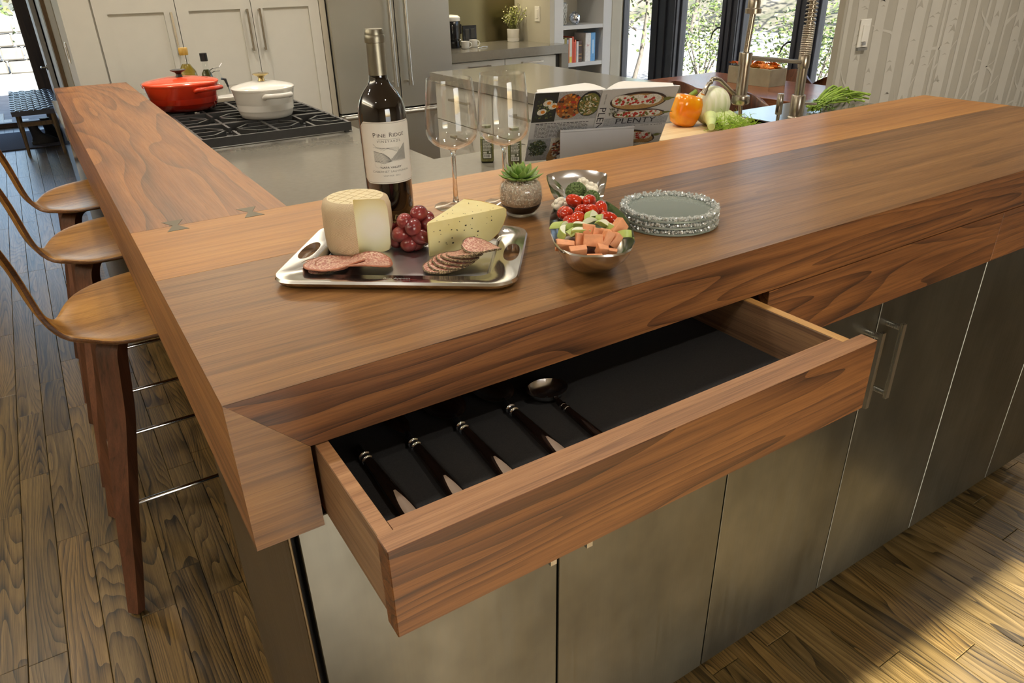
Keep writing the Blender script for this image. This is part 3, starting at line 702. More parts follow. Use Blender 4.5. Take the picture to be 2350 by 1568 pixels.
# outlet, switches
g = Geo(); g.box(3.083, 3.215, 5.078, 5.0848, .922, 1.052); o = g.done('power_outlet', M_plastic_b, bevel=.002); tag(o, 'black double power outlet on the olive backsplash behind the cups', 'outlet')
for k in (-.026, .026): bx('socket', (3.149 + k - .018, 3.149 + k + .018, 5.075, 5.0778, .95, 1.025), M_iron, o, bevel=.002)
def switch(name, label, M, dark=False):
    g = Geo(); g.M = M; g.box(-.036, .036, -.006, 0, -.058, .058); o = g.done(name, M_cer, bevel=.0015); tag(o, label, 'light switch')
    g = Geo(); g.M = M; g.box(-.017, .017, -.010, -.0062, -.034, .034); g.done('rocker', M_cer, o, bevel=.001); return o
switch('light_switch', 'white dimmer switch on the beige wall beside the potted plant', Matrix.Translation((3.6055, 4.735, 1.13)) @ Matrix.Rotation(-PI / 2, 4, 'Z'))
o = switch('light_switch', 'white switch plate with grey slider on the birch wallpaper', Matrix.Translation((3.092, 1.4183, 1.17)) @ Matrix.Scale(1.0, 4))
bx('slider', (3.0800, 3.0965, 1.400, 1.4075, 1.122, 1.134), plain('grey_slider', rgb(150, 150, 150), .4), o); bx('plate_lip', (3.058, 3.126, 1.4075, 1.4180, 1.100, 1.1105), plain('grey_plate_lip', rgb(128, 126, 122), .4), o)
sw = switch('light_switch', 'glossy white switch plate on the tall panel left of the pantry doors', Matrix.Translation((.1715, 4.75, 1.06)) @ Matrix.Rotation(-PI / 2, 4, 'Z'))
# espresso cups, spoon, potted plant
def cup(x, y, rz, label):
    t = thing('espresso_cup', label, 'cup', (x, y, G), rz, 'white espresso cups')
    g = Geo(); g.lathe([(0, .001), (.026, 0), (.031, .004), (.033, .05), (.0345, .054), (.032, .052), (.0295, .008), (0, .006)], 28); g.done('body', M_cer, t, smooth=50, local=True)
    g = Geo(); g.tube([(.031 + .019 * math.sin(a), 0, .028 - .019 * math.cos(a)) for a in [k * PI / 9 for k in range(10)]], .0038, 8); g.done('handle', M_cer, t, smooth=60, local=True)
cup(2.872, 4.665, -.5, 'white espresso cup nearest the coffee machine'); cup(2.985, 4.735, -.5, 'white espresso cup with its handle towards the potted plant')
sp = thing('teaspoon', 'small steel teaspoon lying beside the espresso cups', 'spoon', (2.97, 4.62, G), .4)
g = Geo(); g.ell((0, 0, .005), (.018, .012, .004)); g.done('bowl', M_chrome, sp, smooth=60, local=True)
g = Geo(); g.tube([(.016, 0, .005), (.06, 0, .008), (.11, 0, .004)], [.002, .002, .003], 8); g.done('handle', M_chrome, sp, smooth=60, local=True)
pp = thing('potted_plant', 'leafy pale green plant in a white pot on the coffee counter', 'plant', (3.498, 4.947, G))
g = Geo(); g.lathe([(0, 0), (.046, 0), (.050, .006), (.054, .098), (.050, .10), (.047, .08), (0, .08)], 28); pot = g.done('pot', [M_cer], pp, smooth=40, local=True)
g = Geo(); g.lathe([(.0503, .002), (.0512, .028), (.0505, .0285), (.0495, .002), (.0503, .002)], 28); g.done('pot_base_band', plain('bare_clay_band', rgb(226, 222, 214), .7), pot, local=True)
bx('soil', (-.03, .03, -.03, .03, .075, .088), M_dark, pp, local=True)
R = random.Random(3); g = Geo(); gl = Geo()
for k in range(46):
    a = R.uniform(0, 6.28); sp_ = R.uniform(.02, .125); h = R.uniform(.15, .29); p0 = Vector((.02 * math.cos(a), .02 * math.sin(a), .08)); p1 = Vector((sp_ * .6 * math.cos(a), sp_ * .6 * math.sin(a), .08 + (h - .08) * .6)); p2 = Vector((sp_ * math.cos(a), sp_ * math.sin(a), h))
    g.tube([p0, p1, p2], .0016, 4)
    for q in range(8):
        c = p1.lerp(p2, q / 7.0); gl.mi = 0 if R.random() < .55 else 1
        d = Vector((R.gauss(0, 1), R.gauss(0, 1), R.gauss(.4, .6))); gl.leaf(c, d, (R.gauss(0, 1), R.gauss(0, 1), 1), R.uniform(.014, .024), R.uniform(.012, .018))
g.done('stems', plain('plant_stem', rgb(110, 112, 60), .6), pp, local=True)
o = gl.done('foliage', [plain('plant_leaf_cream', rgb(222, 220, 176), .5, .15, 40), plain('plant_leaf_green', rgb(170, 178, 90), .5, .25, 40)], pp, local=True, recalc=False); o['kind'] = 'stuff'

# ------------------------------------------------------------------ shelf unit with books
SY = 4.56; S1 = T - .030; S2 = T - .323
su = thing('bookshelf', 'white built-in bookshelf between the coffee corner and the windows', 'shelf', (4.0, 4.7, 0))
bx('side_panel', (3.652, 3.742, SY, 4.95, 0, 2.4), M_whitewall, su); bx('side_panel', (4.16, 4.25, SY, 4.95, 0, 2.4), M_whitewall, su)
bx('end_post', (4.2505, 4.345, SY - .004, 4.95, 0, 2.4), M_beige, su); bx('back_panel', (3.742, 4.16, 4.93, 4.95, 0, 2.4), M_white, su)
for z in (S1, S2, .35, 1.5): bx('shelf', (3.7425, 4.1595, SY + .003, 4.93, z - .03, z), M_whitewall, su)
va = thing('patterned_vase', 'grey lattice-patterned vase on the upper bookshelf board', 'vase', (3.81, 4.72, S1))
g = Geo(); g.lathe([(0, 0), (.055, 0), (.060, .01), (.066, .16), (.062, .17), (.055, .165), (.055, .02), (0, .02)], 32); g.done('body', plain('vase_grey', rgb(150, 150, 142), .5), va, smooth=40, local=True)
g = Geo()
for s_ in (-1, 1):
    for k in range(16):
        pts = [((.0635 + .006 * z / .16) * math.cos(s_ * z * 9 + k * 2 * PI / 16), (.0635 + .006 * z / .16) * math.sin(s_ * z * 9 + k * 2 * PI / 16), z) for z in [.004 + .155 * q / 8 for q in range(9)]]
        g.tube(pts, .003, 4)
g.done('lattice', M_cer, va, local=True)
kb = thing('knot_ball', 'shiny silver woven knot ball on the upper bookshelf board', 'ornament', (3.91, 4.63, S1))
for k in range(9):
    M = Euler((R.uniform(0, 3.1), R.uniform(0, 3.1), R.uniform(0, 3.1))).to_matrix(); g = Geo(); pts = [M @ Vector((.046 * math.cos(a), .046 * math.sin(a), R.uniform(-.002, .002))) + Vector((0, 0, .053)) for a in [q * 2 * PI / 24 for q in range(24)]]
    rings = [[p + (p - Vector((0, 0, .053))).normalized() * du + M @ Vector((0, 0, dv)) for du, dv in ((.0025, -.006), (.0025, .006), (-.0025, .006), (-.0025, -.006))] for p in pts + pts[:1]]
    g.loft(rings, False, False); g.done('band', M_chrome, kb, smooth=40, local=True)
def book(x0, x1, h, cols, label, z=S2, y=4.585, d=.16, grp='cookbooks on the lower bookshelf board'):
    t = thing('book', label, 'book', ((x0 + x1) / 2, y + d / 2, z), 0, grp); x0 += .0004; x1 -= .0004
    M = plain('book_cover', rgb(*cols), .5, .08, 60); g = Geo(); w_ = x1 - x0; c = min(.003, w_ * .2)
    g.box(x0, x1, y, y + .004, z, z + h); g.box(x0, x0 + c, y + .004, y + d, z, z + h); g.box(x1 - c, x1, y + .004, y + d, z, z + h); g.done('cover', M, t, bevel=.0008)
    bx('pages', (x0 + c, x1 - c, y + .004, y + d - .005, z + .004, z + h - .004), M_paper, t); return t
bks = [(3.746, 3.758, .185, (70, 92, 150), 'slim blue book at the left end of the shelf'), (3.758, 3.774, .19, (220, 218, 210), 'slim white book beside the slim blue book, left end of the shelf'),
       (3.774, 3.798, .20, (140, 130, 70), 'olive green book near the left end of the shelf'), (3.798, 3.818, .185, (150, 156, 172), 'grey-blue book beside the olive green book'),
       (3.818, 3.826, .185, (214, 110, 40), 'thin orange book beside the grey-blue book'), (3.826, 3.853, .195, (226, 220, 206), 'cream book with yellow foot beside the thin orange book'),
       (3.853, 3.872, .205, (190, 80, 50), 'tall red-orange book in the middle of the shelf'), (3.872, 3.882, .165, (200, 70, 60), 'short red book in the middle of the shelf'), (3.882, 3.896, .18, (216, 112, 84), 'salmon book beside the short red book'),
       (3.900, 3.922, .165, (218, 216, 214), 'white book left of the dark brown book'), (3.922, 3.958, .17, (66, 44, 36), 'dark brown book with a banded spine'),
       (3.995, 4.052, .225, (226, 224, 220), 'big white book with red handwriting on the spine'), (4.052, 4.100, .225, (100, 160, 214), 'big bright blue book at the right end of the row')]
bt = [book(*b) for b in bks]
red = plain('red_ink', rgb(196, 90, 80), .6)
g = Geo(); put_text(g, 'Joy', .022, lambda x, y: (4.0235 + x, 4.5845, S2 + .13 + y), 0); g.done('spine_title', red, bt[11], recalc=False)
g = Geo()
for z in (.03, .06, .13): g.box(3.9225, 3.9575, 4.5842, 4.585, S2 + z, S2 + z + .006)
g.done('spine_band', plain('gold_foil', rgb(170, 130, 70), .4), bt[10])
g = Geo(); g.box(4.066, 4.086, 4.5842, 4.585, S2 + .06, S2 + .17); g.done('spine_panel', plain('pale_blue_ink', rgb(170, 206, 236), .5), bt[12])
g = Geo(); g.box(3.8285, 3.8505, 4.5842, 4.585, S2 + .004, S2 + .05); g.done('spine_foot', plain('yellow_ink', rgb(220, 200, 70), .5), bt[5])
def bloom(g, c, r, R, tilt=.4, petals=13):
    ax = Vector((R.gauss(0, tilt), R.gauss(0, tilt), 1)).normalized(); u = ax.orthogonal().normalized(); v = ax.cross(u)
    for ring, (rr, up) in enumerate(((1.0, .15), (.75, .5), (.45, .95))):
        for k in range(petals):
            a = 2 * PI * k / petals + ring * .3 + R.uniform(-.1, .1); d = (u * math.cos(a) + v * math.sin(a) + ax * up).normalized()
            g.mi = 0 if R.random() < .6 else (1 if R.random() < .75 else 2); g.leaf(c, d, ax, r * rr * R.uniform(.85, 1.1), r * .42)
M_or = [plain('petal_orange', rgb(226, 132, 42), .55, .15, 60), plain('petal_amber', rgb(236, 168, 70), .55, .15, 60), plain('petal_rust', rgb(168, 74, 24), .55, .15, 60)]
fb = thing('flower_bowl', 'orange flowers in a low bowl on the bottom bookshelf board', 'flowers', (4.0, 4.7, .35)); g = Geo(); g.lathe([(0, 0), (.06, 0), (.10, .06), (.11, .22), (.10, .22), (.09, .07), (0, .02)], 20); g.done('bowl', M_dark, fb, smooth=40, local=True)
g = Geo()
for k in range(9): bloom(g, Vector((R.uniform(-.07, .07), R.uniform(-.07, .03), .24 + R.uniform(0, .03))), .05, R)
g.done('bloom', M_or, fb, local=True, recalc=False)

# ------------------------------------------------------------------ dining table, chairs, planter
TZ = T - .31
dt = thing('dining_table', 'dark walnut dining table by the windows', 'table', (3.86, 2.65, 0))
bx('tabletop', (3.52, 4.20, 2.02, 3.29, TZ - .045, TZ), M_table, dt, bevel=.002)
for x in (3.58, 4.10):
    for y in (2.1, 3.17): bx('leg', (x, x + .05, y, y + .05, 0, TZ - .0455), M_chair, dt)
def chair(x, y, rz, label):
    t = thing('dining_chair', label, 'chair', (x, y, 0), rz, 'moulded walnut dining chairs')
    g = Geo(); rings = []
    for k in range(9):
        z = .47 + .34 * k / 8; hw = .225 * math.sqrt(max(0.02, 1 - ((k - 3) / 5.6) ** 4)) if k > 3 else .225 * (.8 + .2 * k / 3)
        xo = -.0 - .05 * k / 8; out = []; inn = []
        for j in range(13):
            u = -1 + j / 6; yy = hw * u; xx = xo + .055 * u * u; zz = z - (.045 * u * u * k / 8); out.append((xx - .006, yy, zz)); inn.append((xx + .006, yy, zz))
        rings.append(out + inn[::-1])
    g.loft(rings); g.done('backrest', M_chair, t, smooth=50, local=True)
    g = Geo(); g.loft([[(.02 + .21 + a * .0 + .225 * px * s_, .215 * py * s_, .445 + dz) for px, py in rrect(2, 2, .6)] for s_, dz in ((.9, -.008), (1, 0), (1, .012), (.92, .018))]); g.done('seat', M_chair, t, smooth=40, local=True)
    for sx, sy in ((.04, .17), (.04, -.17), (.40, .17), (.40, -.17)):
        g = Geo(); g.tube([(sx, sy, .437), (sx + (.03 if sx > .2 else -.03), sy * 1.15, 0)], [.014, .009], 10); g.done('leg', M_chrome, t, smooth=60, local=True)
    return t
chair(3.42, 2.82, 0, 'dark walnut shell chair behind the open cookbook'); chair(3.42, 2.33, 0, 'dark walnut shell chair behind the kitchen faucet')
chair(4.34, 2.72, PI, 'walnut shell chair on the window side, behind the orange flower planter'); chair(4.34, 2.36, PI, 'walnut shell chair on the window side, beside the birch wallpaper')
pl = thing('flower_planter', 'grey wooden planter box of orange flowers on the dining table', 'planter', (3.95, 2.66, TZ)); M_plw = plain('weathered_planter_wood', rgb(150, 146, 124), .7, .12, 14)
pa, pb, pyA, pyB = 3.86, 4.02, 2.515, 2.86
for n_, b in (('front_board', (pa, pa + .014, pyA, pyB, TZ, TZ + .105)), ('back_board', (pb - .014, pb, pyA, pyB, TZ, TZ + .105)), ('end_board', (pa + .0142, pb - .0142, pyA, pyA + .014, TZ, TZ + .105)), ('end_board', (pa + .0142, pb - .0142, pyB - .014, pyB, TZ, TZ + .105)), ('bottom_board', (pa + .0142, pb - .0142, pyA + .0142, pyB - .0142, TZ, TZ + .01))):
    bx(n_, b, M_plw, pl, bevel=.001)
bx('filling', (pa + .0145, pb - .0145, pyA + .0145, pyB - .0145, TZ + .0102, TZ + .085), M_dark, pl)
for k in range(22):
    g = Geo(); bloom(g, Vector((R.uniform(pa + .02, pb - .02), lerp(pyA + .02, pyB - .02, (k % 11 + R.random()) / 11), TZ + .10 + R.uniform(0, .02))), .040, R); g.done('bloom', M_or, pl, recalc=False)

# ------------------------------------------------------------------ hall: bench, mat, boots
hs = thing('woven_bench', 'wooden bench with woven dark leather seat by the entry door', 'bench', (-.08, 8.2, 0)); HZ = .42
for (x, y) in ((-.235, 7.52), (.03, 7.45), (-.27, 8.85), (.06, 8.80)):
    g = Geo(); g.tube([(x, y, HZ - .02), (x + (-.012 if x < -.1 else .012), y + (-.02 if y < 8 else .02), 0)], [.022, .013], 8); g.done('leg', M_brownwood, hs, smooth=40)
for b in ((-.24, .03, 7.47, 7.51, .27, .305), (-.26, -.235, 7.5, 8.85, .30, .33), (.03, .055, 7.5, 8.85, .30, .33)): bx('rail', b, M_brownwood, hs)
for b in ((-.285, -.255, 7.42, 8.98, HZ - .05, HZ - .012), (.05, .08, 7.42, 8.98, HZ - .05, HZ - .012), (-.255, .05, 7.42, 7.46, HZ - .05, HZ - .012), (-.255, .05, 8.94, 8.98, HZ - .05, HZ - .012)): bx('seat_rail', b, M_leather, hs)
for k in range(7):
    x = -.265 + k * .0535; bx('strap', (x, x + .047, 7.42, 8.98, HZ - .012, HZ - .006), M_leather, hs)
for k in range(22):
    y = 7.43 + k * .0705; g = Geo(); rings = []
    for j in range(15):
        x = -.285 + .365 * j / 14; z = HZ - .003 + .004 * (1 if (j // 2 + k) % 2 else -1.6); rings.append([(x, y, z - .002), (x, y + .06, z - .002), (x, y + .06, z + .002), (x, y, z + .002)])
    g.loft(rings); g.done('strap', M_leather, hs)
tag(bx('door_mat', (-.75, .1, 7.9, 8.95, 0.0005, .012), plain('mat_blue_grey', rgb(66, 68, 84), .95, .3, 200), bevel=.003), 'dark blue-grey door mat under the woven bench', 'mat')
def boot(x, y, label, rz):
    t = thing('ankle_boot', label, 'boot', (x, y, .012), rz, 'dark ankle boots'); M_b = plain('boot_leather', rgb(34, 34, 40), .4, .2)
    g = Geo(); rings = []
    for (cx, z, a, b) in ((.03, .012, .115, .036), (.03, .035, .11, .037), (.015, .065, .085, .035), (-.02, .10, .05, .036), (-.035, .15, .042, .04), (-.04, .20, .046, .043)):
        rings.append([(cx + a * math.cos(q * PI / 8), b * math.sin(q * PI / 8), z) for q in range(16)])
    g.loft(rings); g.done('upper', M_b, t, smooth=50, local=True)
    g = Geo(); g.box(-.085, -.03, -.028, .028, -.0, .03); g.done('heel', M_black, t, local=True); g = Geo(); g.loft([[(.03 + .117 * math.cos(q * PI / 8), .038 * math.sin(q * PI / 8), z) for q in range(16)] for z in (.004, .013)]); g.done('sole', M_black, t, local=True)
    g = Geo()
    for k in range(4): g.tube([(.0 + k * .018, -.03, .10 - k * .014), (.012 + k * .018, 0, .118 - k * .016), (.0 + k * .018, .03, .10 - k * .014)], .003, 5)
    g.done('laces', M_black, t, local=True)
boot(-.12, 8.05, 'dark heeled ankle boot in front on the mat under the bench', 0); boot(-.0, 8.35, 'dark laced ankle boot behind the other boot, under the bench', .1)
# ------------------------------------------------------------------ cooktop and pots
ck = thing('gas_cooktop', 'stainless gas cooktop with heavy black grates', 'cooktop', (.63, 2.45, G))
CX0, CX1, CY0, CY1 = .355, .905, 2.06, 2.84
g = Geo(); g.box(CX0, CX1, CY0, CY1, G + .0003, G + .006); g.done('pan', M_iron, ck, bevel=.002)
g = Geo(); g.box(CX0 - .008, CX1 + .012, CY0 - .012, CY0, G + .0003, G + .009); g.box(CX1, CX1 + .012, CY0, CY1 + .01, G + .0003, G + .009); g.box(CX0 - .008, CX0, CY0, CY1 + .01, G + .0003, G + .009); g.box(CX0, CX1, CY1, CY1 + .01, G + .0003, G + .009)
g.done('steel_trim', M_steel, ck, bevel=.002)
gz = G + .044; rows = ((2.0, 2.275), (2.28, 2.555), (2.56, 2.83))
for (y0, y1) in rows:
    g = Geo(); x0, x1 = CX0 + .005, CX1 - .008; xm = (x0 + x1) / 2; bw = .0055
    for b in ((x0, x1, y0, y0 + .011), (x0, x1, y1 - .011, y1)): g.box(b[0], b[1], b[2], b[3], gz - .030, gz)
    for b in ((x0, x0 + .011), (x1 - .011, x1), (xm - .006, xm + .006)): g.box(b[0], b[1], y0 + .011, y1 - .011, gz - .026, gz)
    ym = (y0 + y1) / 2
    for xa, xb in ((x0, xm), (xm, x1)):
        xc = (xa + xb) / 2
        for dx in (-1, 1):
            for dy in (-1, 0, 1):
                xe = xc + dx * (xb - xa) / 2 * .97; ye = ym + dy * .075; xk = xc + dx * .075; yk = ym + dy * .075; xs = xc + dx * .026; ys = ym + dy * .014
                for (p, q) in (((xe, ye), (xk, yk)), ((xk, yk), (xs, ys))):
                    v = Vector((q[0] - p[0], q[1] - p[1], 0)).normalized() ; s_ = Vector((-v.y, v.x, 0)) * .0045; P = Vector((*p, 0)); Q = Vector((*q, 0))
                    g.hexa([tuple(P - s_ + Vector((0, 0, gz - .018))), tuple(Q - s_ + Vector((0, 0, gz - .018))), tuple(Q + s_ + Vector((0, 0, gz - .018))), tuple(P + s_ + Vector((0, 0, gz - .018))), tuple(P - s_ + Vector((0, 0, gz))), tuple(Q - s_ + Vector((0, 0, gz))), tuple(Q + s_ + Vector((0, 0, gz))), tuple(P + s_ + Vector((0, 0, gz)))])
        for dy in (-1, 1): g.box(xc - .0045, xc + .0045, min(ym + dy * .028, ym + dy * .127), max(ym + dy * .028, ym + dy * .127), gz - .018, gz)
    for fx in (x0 + .01, x1 - .025):
        for fy in (y0 + .002, y1 - .017): g.box(fx, fx + .015, fy, fy + .015, G + .0062, gz - .026)
    g.done('grate', M_iron, ck)
    for xc in ((CX0 + .005 + (CX0 + CX1 - .003) / 2) / 2, ((CX0 + CX1 - .003) / 2 + CX1 - .008) / 2):
        g = Geo(); g.lathe([(0, G + .0062), (.042, G + .0062), (.044, G + .014), (.03, G + .017), (.03, G + .021), (0, G + .022)], 20, xc, ym); bn = g.done('burner', M_iron, ck, smooth=40)
        g = Geo(); g.tube([(xc + .035, ym - .025, G + .0145), (xc + .035, ym - .025, G + .026)], .004, 8); g.done('igniter', M_cer, bn)
def pot(name, label, x, y, r, h, dome, mats, kn, rz, knm, hr):
    t = thing(name, label, 'pot', (x, y, gz + .0003), rz)
    g = Geo(); rb = r * .83
    g.lathe([(0, 0), (rb * .9, 0), (rb * .985, .005), (rb * 1.045, .018), (r * .985, h), (r * .95, h), (r * .90, .03), (0, .012)], 48); bd = g.done('body', mats[0], t, smooth=40, local=True)
    g = Geo(); g.lathe([(r * .94, h + .0005), (r * 1.005, h + .0005), (r * 1.01, h + .006), (r * .97, h + .010), (r * .75, h + dome * .62), (r * .4, h + dome * .93), (.02, h + dome), (0, h + dome)], 48); g.done('lid', mats[1], t, smooth=50, local=True)
    g = Geo(); z = h + dome; g.lathe([(0, z - .002), (.014, z), (.010, z + kn * .35), (.014, z + kn * .6), (.030, z + kn * .85), (.031, z + kn * .95), (.024, z + kn), (0, z + kn)], 24); g.done('knob', knm, t, smooth=50, local=True)
    for s_ in (-1, 1):
        g = Geo(); a = hr
        g.tube([(s_ * r * .93, -a, h * .80), (s_ * (r + .008), -a * 1.0, h * .86), (s_ * (r + .036), -a * .72, h * .885), (s_ * (r + .042), 0, h * .885), (s_ * (r + .036), a * .72, h * .885), (s_ * (r + .008), a * 1.0, h * .86), (s_ * r * .93, a, h * .80)], [.009, .0095, .009, .009, .009, .0095, .009], 10)
        g.done('handle', mats[0], t, smooth=60, local=True)
    return t
def enamel(name, stops, axis_h):
    t = NT(name); v = t.coord(); sx = t.n('SeparateXYZ', Vector=v).outputs[2]
    return t.out(t.ramp(t.math('DIVIDE', sx, axis_h), stops), .10, **{'Coat_Weight': .5, 'Coat_Roughness': .05})
pot('dutch_oven', 'large flame-red enamelled dutch oven with black knob on the cooktop', .452, 2.735, .147, .102, .026, [enamel('flame_enamel', ((0, rgb(92, 16, 8)), (.55, rgb(176, 40, 18)), (1, rgb(206, 58, 26))), .1), plain('flame_enamel_lid', rgb(226, 84, 52), .12, .03)], .028, -.35 - PI / 2 + .9, M_black, .055)
pot('dutch_oven', 'white enamelled dutch oven with gold knob on the cooktop', .678, 2.325, .1165, .104, .028, [plain('white_enamel', rgb(222, 218, 208), .14, .01), plain('white_enamel_lid', rgb(226, 222, 212), .14, .01)], .028, PI / 2 + .18, metal('pale_gold', rgb(206, 184, 130), .15), .05)
sr = thing('spoon_rest', 'cream oval spoon rest behind the two dutch ovens', 'dish', (.72, 3.13, G), .3)
g = Geo(); g.loft([[(a * math.cos(q * PI / 16), a * .62 * math.sin(q * PI / 16), z) for q in range(32)] for a, z in ((.055, 0), (.075, .006), (.085, .026), (.080, .027), (.066, .009), (.03, .007))]); g.done('dish', M_cer, sr, smooth=50, local=True)
def bottle(label, x, y, prof, fill, mats, cap, capm):
    t = thing('oil_bottle', label, 'bottle', (x, y, G))
    g = Geo(); g.lathe(prof, 24); g.done('bottle', mats[0], t, smooth=40, local=True)
    g = Geo(); g.lathe(fill, 24); g.done('oil', mats[1], t, smooth=40, local=True)
    g = Geo(); g.lathe(cap, 20); g.done('cap', capm, t, smooth=40, local=True); return t
M_oil = plain('golden_oil', rgb(170, 146, 40), .05, .05, **{'Transmission_Weight': .5}); M_oil2 = plain('dark_green_oil', rgb(58, 60, 14), .05, .05, **{'Transmission_Weight': .3})
M_cg = pane_glass('thin_bottle_glass')
bottle('clear bottle of golden oil with a gold cap behind the red dutch oven', .565, 3.2, [(0, 0), (.044, 0), (.047, .006), (.047, .11), (.040, .145), (.018, .178), (.0165, .20), (.0175, .215), (.0165, .215), (0, .215)], [(0, .003), (.0445, .004), (.0445, .11), (.038, .143), (.017, .176), (0, .176)], [M_cg, M_oil], [(0, .2155), (.0195, .2155), (.0205, .220), (.0205, .244), (.018, .247), (0, .247)], plain('gold_cap', rgb(190, 152, 70), .3))
bottle('small dark green oil bottle with a black cap behind the red dutch oven', .640, 3.15, [(0, 0), (.028, 0), (.030, .005), (.030, .10), (.022, .135), (.0125, .155), (.0125, .185), (.0115, .186), (0, .186)], [(0, .003), (.0285, .004), (.0285, .10), (.021, .133), (.0115, .15), (0, .15)], [M_cg, M_oil2], [(0, .1865), (.0165, .1865), (.0165, .222), (0, .223)], M_black)
cr = thing('cruet', 'small clear glass cruet with wire clip and black lever behind the dutch ovens', 'bottle', (.695, 3.2, G))
g = Geo(); g.lathe([(0, 0), (.026, 0), (.028, .005), (.028, .09), (.016, .12), (.012, .135), (.012, .15), (0, .15)], 20); g.done('bottle', M_cg, cr, smooth=40, local=True)
g = Geo(); g.tube([(-.04, 0, .135), (-.015, -.015, .150), (.012, -.014, .152), (.03, -.0, .168)], .0022, 6); g.tube([(-.04, 0, .120), (-.012, -.014, .136), (.014, -.010, .136)], .0022, 6); g.done('wire_clip', M_chrome, cr, local=True)
g = Geo(); g.tube([(.012, -.01, .10), (.03, -.012, .095), (.038, -.012, .06)], [.005, .007, .004], 8); g.done('lever', M_black, cr, smooth=60, local=True)
g = Geo(); g.tube([(.038, -.012, .06), (.044, -.012, .03)], [.003, .0045], 8); g.done('lever_tip', M_chrome, cr, smooth=60, local=True)

# ------------------------------------------------------------------ cookbook on its stand
W0 = Vector((math.cos(-.372), math.sin(-.372), 0)); NB = Vector((-math.sin(-.372), math.cos(-.372), 0)); U0 = Vector((0, 0, math.cos(-.608))) + NB * math.sin(-.608); N0 = W0.cross(U0)
BM = Matrix((W0, U0, N0)).transposed().to_4x4(); BM.translation = Vector((1.317, 1.093, G + .01))
bk = thing('cookbook', 'open cookbook with food photographs on its cover, leaning on a stand', 'book', (1.317, 1.093, G))
HB = .276; M_cov = plain('cookbook_cover', rgb(206, 206, 208), .28, .02)
def BG(): g = Geo(); g.M = BM; return g
for s_, a0, a1 in ((-1, -.207, -.017), (1, .011, .208)):
    g = BG(); g.box(a0, a1, .012, HB, -.003, 0); g.done('cover', M_cov, bk, bevel=.0006)
g = BG(); g.hexa([(-.0165, .012, -.001), (.0105, .012, -.001), (.0105, .012, .002), (-.0165, .012, .002), (-.0165, HB, -.001), (.0105, HB, -.001), (.0105, HB, .002), (-.0165, HB, .002)]); spn = g.done('spine', M_cov, bk, bevel=.0006)
for s_ in (-1, 1):
    g = BG(); prof_o = []; cx = -.003
    for q in range(15):
        u = q / 14; a = cx + s_ * (.002 + u * .194); c = -.008 - .026 * math.sin(min(1, u * 3.4) * PI / 2) + .017 * max(0, u - .3) / .7 ; prof_o.append((a, c))
    inner = [(cx + s_ * (.010 + q / 14 * .186), -.0032 - .003 * (1 - q / 14)) for q in range(15)]
    sec_ = prof_o + inner[::-1]
    g.loft([[(a, b, c) for a, c in sec_] for b in (.016, .272)]); g.done('pages', M_paper, bk, smooth=35)
# flat print on the covers: photographs and lettering
ink = [plain('ink_' + n, rgb(*c), .3, .22 if n != 'black' else .05, 260) for n, c in (('dark', (42, 42, 36)), ('white', (226, 224, 216)), ('yolk', (226, 140, 36)), ('brown', (150, 86, 40)), ('olive', (112, 116, 58)), ('black', (36, 34, 46)), ('red', (186, 54, 44)), ('aubergine', (62, 44, 40)), ('green', (52, 72, 46)), ('tan', (176, 140, 90)), ('grey', (168, 170, 176)), ('amber', (190, 130, 56)))]
I = dict(dark=0, white=1, yolk=2, brown=3, olive=4, black=5, red=6, aub=7, green=8, tan=9, grey=10, amber=11)
R = random.Random(11); g = BG(); lay = [0]
def el(a, b, ra, rb, c, rot=0, n=20, clip=None):
    lay[0] += 1; z = .0002 + lay[0] * 2e-6; g.mi = I[c]; pts = []
    for k in range(n):
        t_ = 2 * PI * k / n; x, y = ra * math.cos(t_), rb * math.sin(t_); x, y = x * math.cos(rot) - y * math.sin(rot), x * math.sin(rot) + y * math.cos(rot)
        x += a; y += b
        if clip: x = min(max(x, clip[0]), clip[1]); y = min(max(y, clip[2]), clip[3])
        pts.append((x, y, z))
    g.poly(pts)
def rc(a0, a1, b0, b1, c):
    lay[0] += 1; z = .0002 + lay[0] * 2e-6; g.mi = I[c]; g.quad((a0, b0, z), (a1, b0, z), (a1, b1, z), (a0, b1, z))
LC = (-.207, -.018, .012, .276)
rc(-.206, -.139, .168, .275, 'dark'); el(-.172, .219, .034, .048, 'black', clip=LC); el(-.172, .219, .030, .043, 'dark')
for k in range(60): el(-.172 + R.uniform(-.024, .024), .219 + R.uniform(-.036, .036), .004, .0025, R.choice(('green', 'olive', 'dark')), R.random() * 3, 8)
for (a, b) in ((-.166, .238), (-.150, .226), (-.180, .206)):
    el(a, b, .014, .011, 'white', .4, 14); el(a + .003, b, .0062, .0062, 'yolk', 0, 12)
rc(-.1388, -.018, .172, .275, 'grey'); el(-.104, .222, .037, .046, 'brown')
for k in range(110):
    r_ = math.sqrt(R.random()); t_ = R.uniform(0, 6.28); el(-.104 + .035 * r_ * math.cos(t_), .222 + .044 * r_ * math.sin(t_), .0042, .0046, R.choice(('amber', 'brown', 'red', 'tan', 'brown', 'yolk', 'aub')), 0, 8)
el(-.046, .228, .034, .046, 'black', clip=(-.08, -.018, .17, .275)); el(-.046, .226, .031, .041, 'olive', clip=(-.08, -.018, .17, .275))
for k in range(110):
    r_ = math.sqrt(R.random()); t_ = R.uniform(0, 6.28); el(-.048 + .027 * r_ * math.cos(t_), .226 + .037 * r_ * math.sin(t_), .006, .0018, R.choice(('tan', 'olive', 'green', 'white', 'tan')), R.random() * 3, 7)
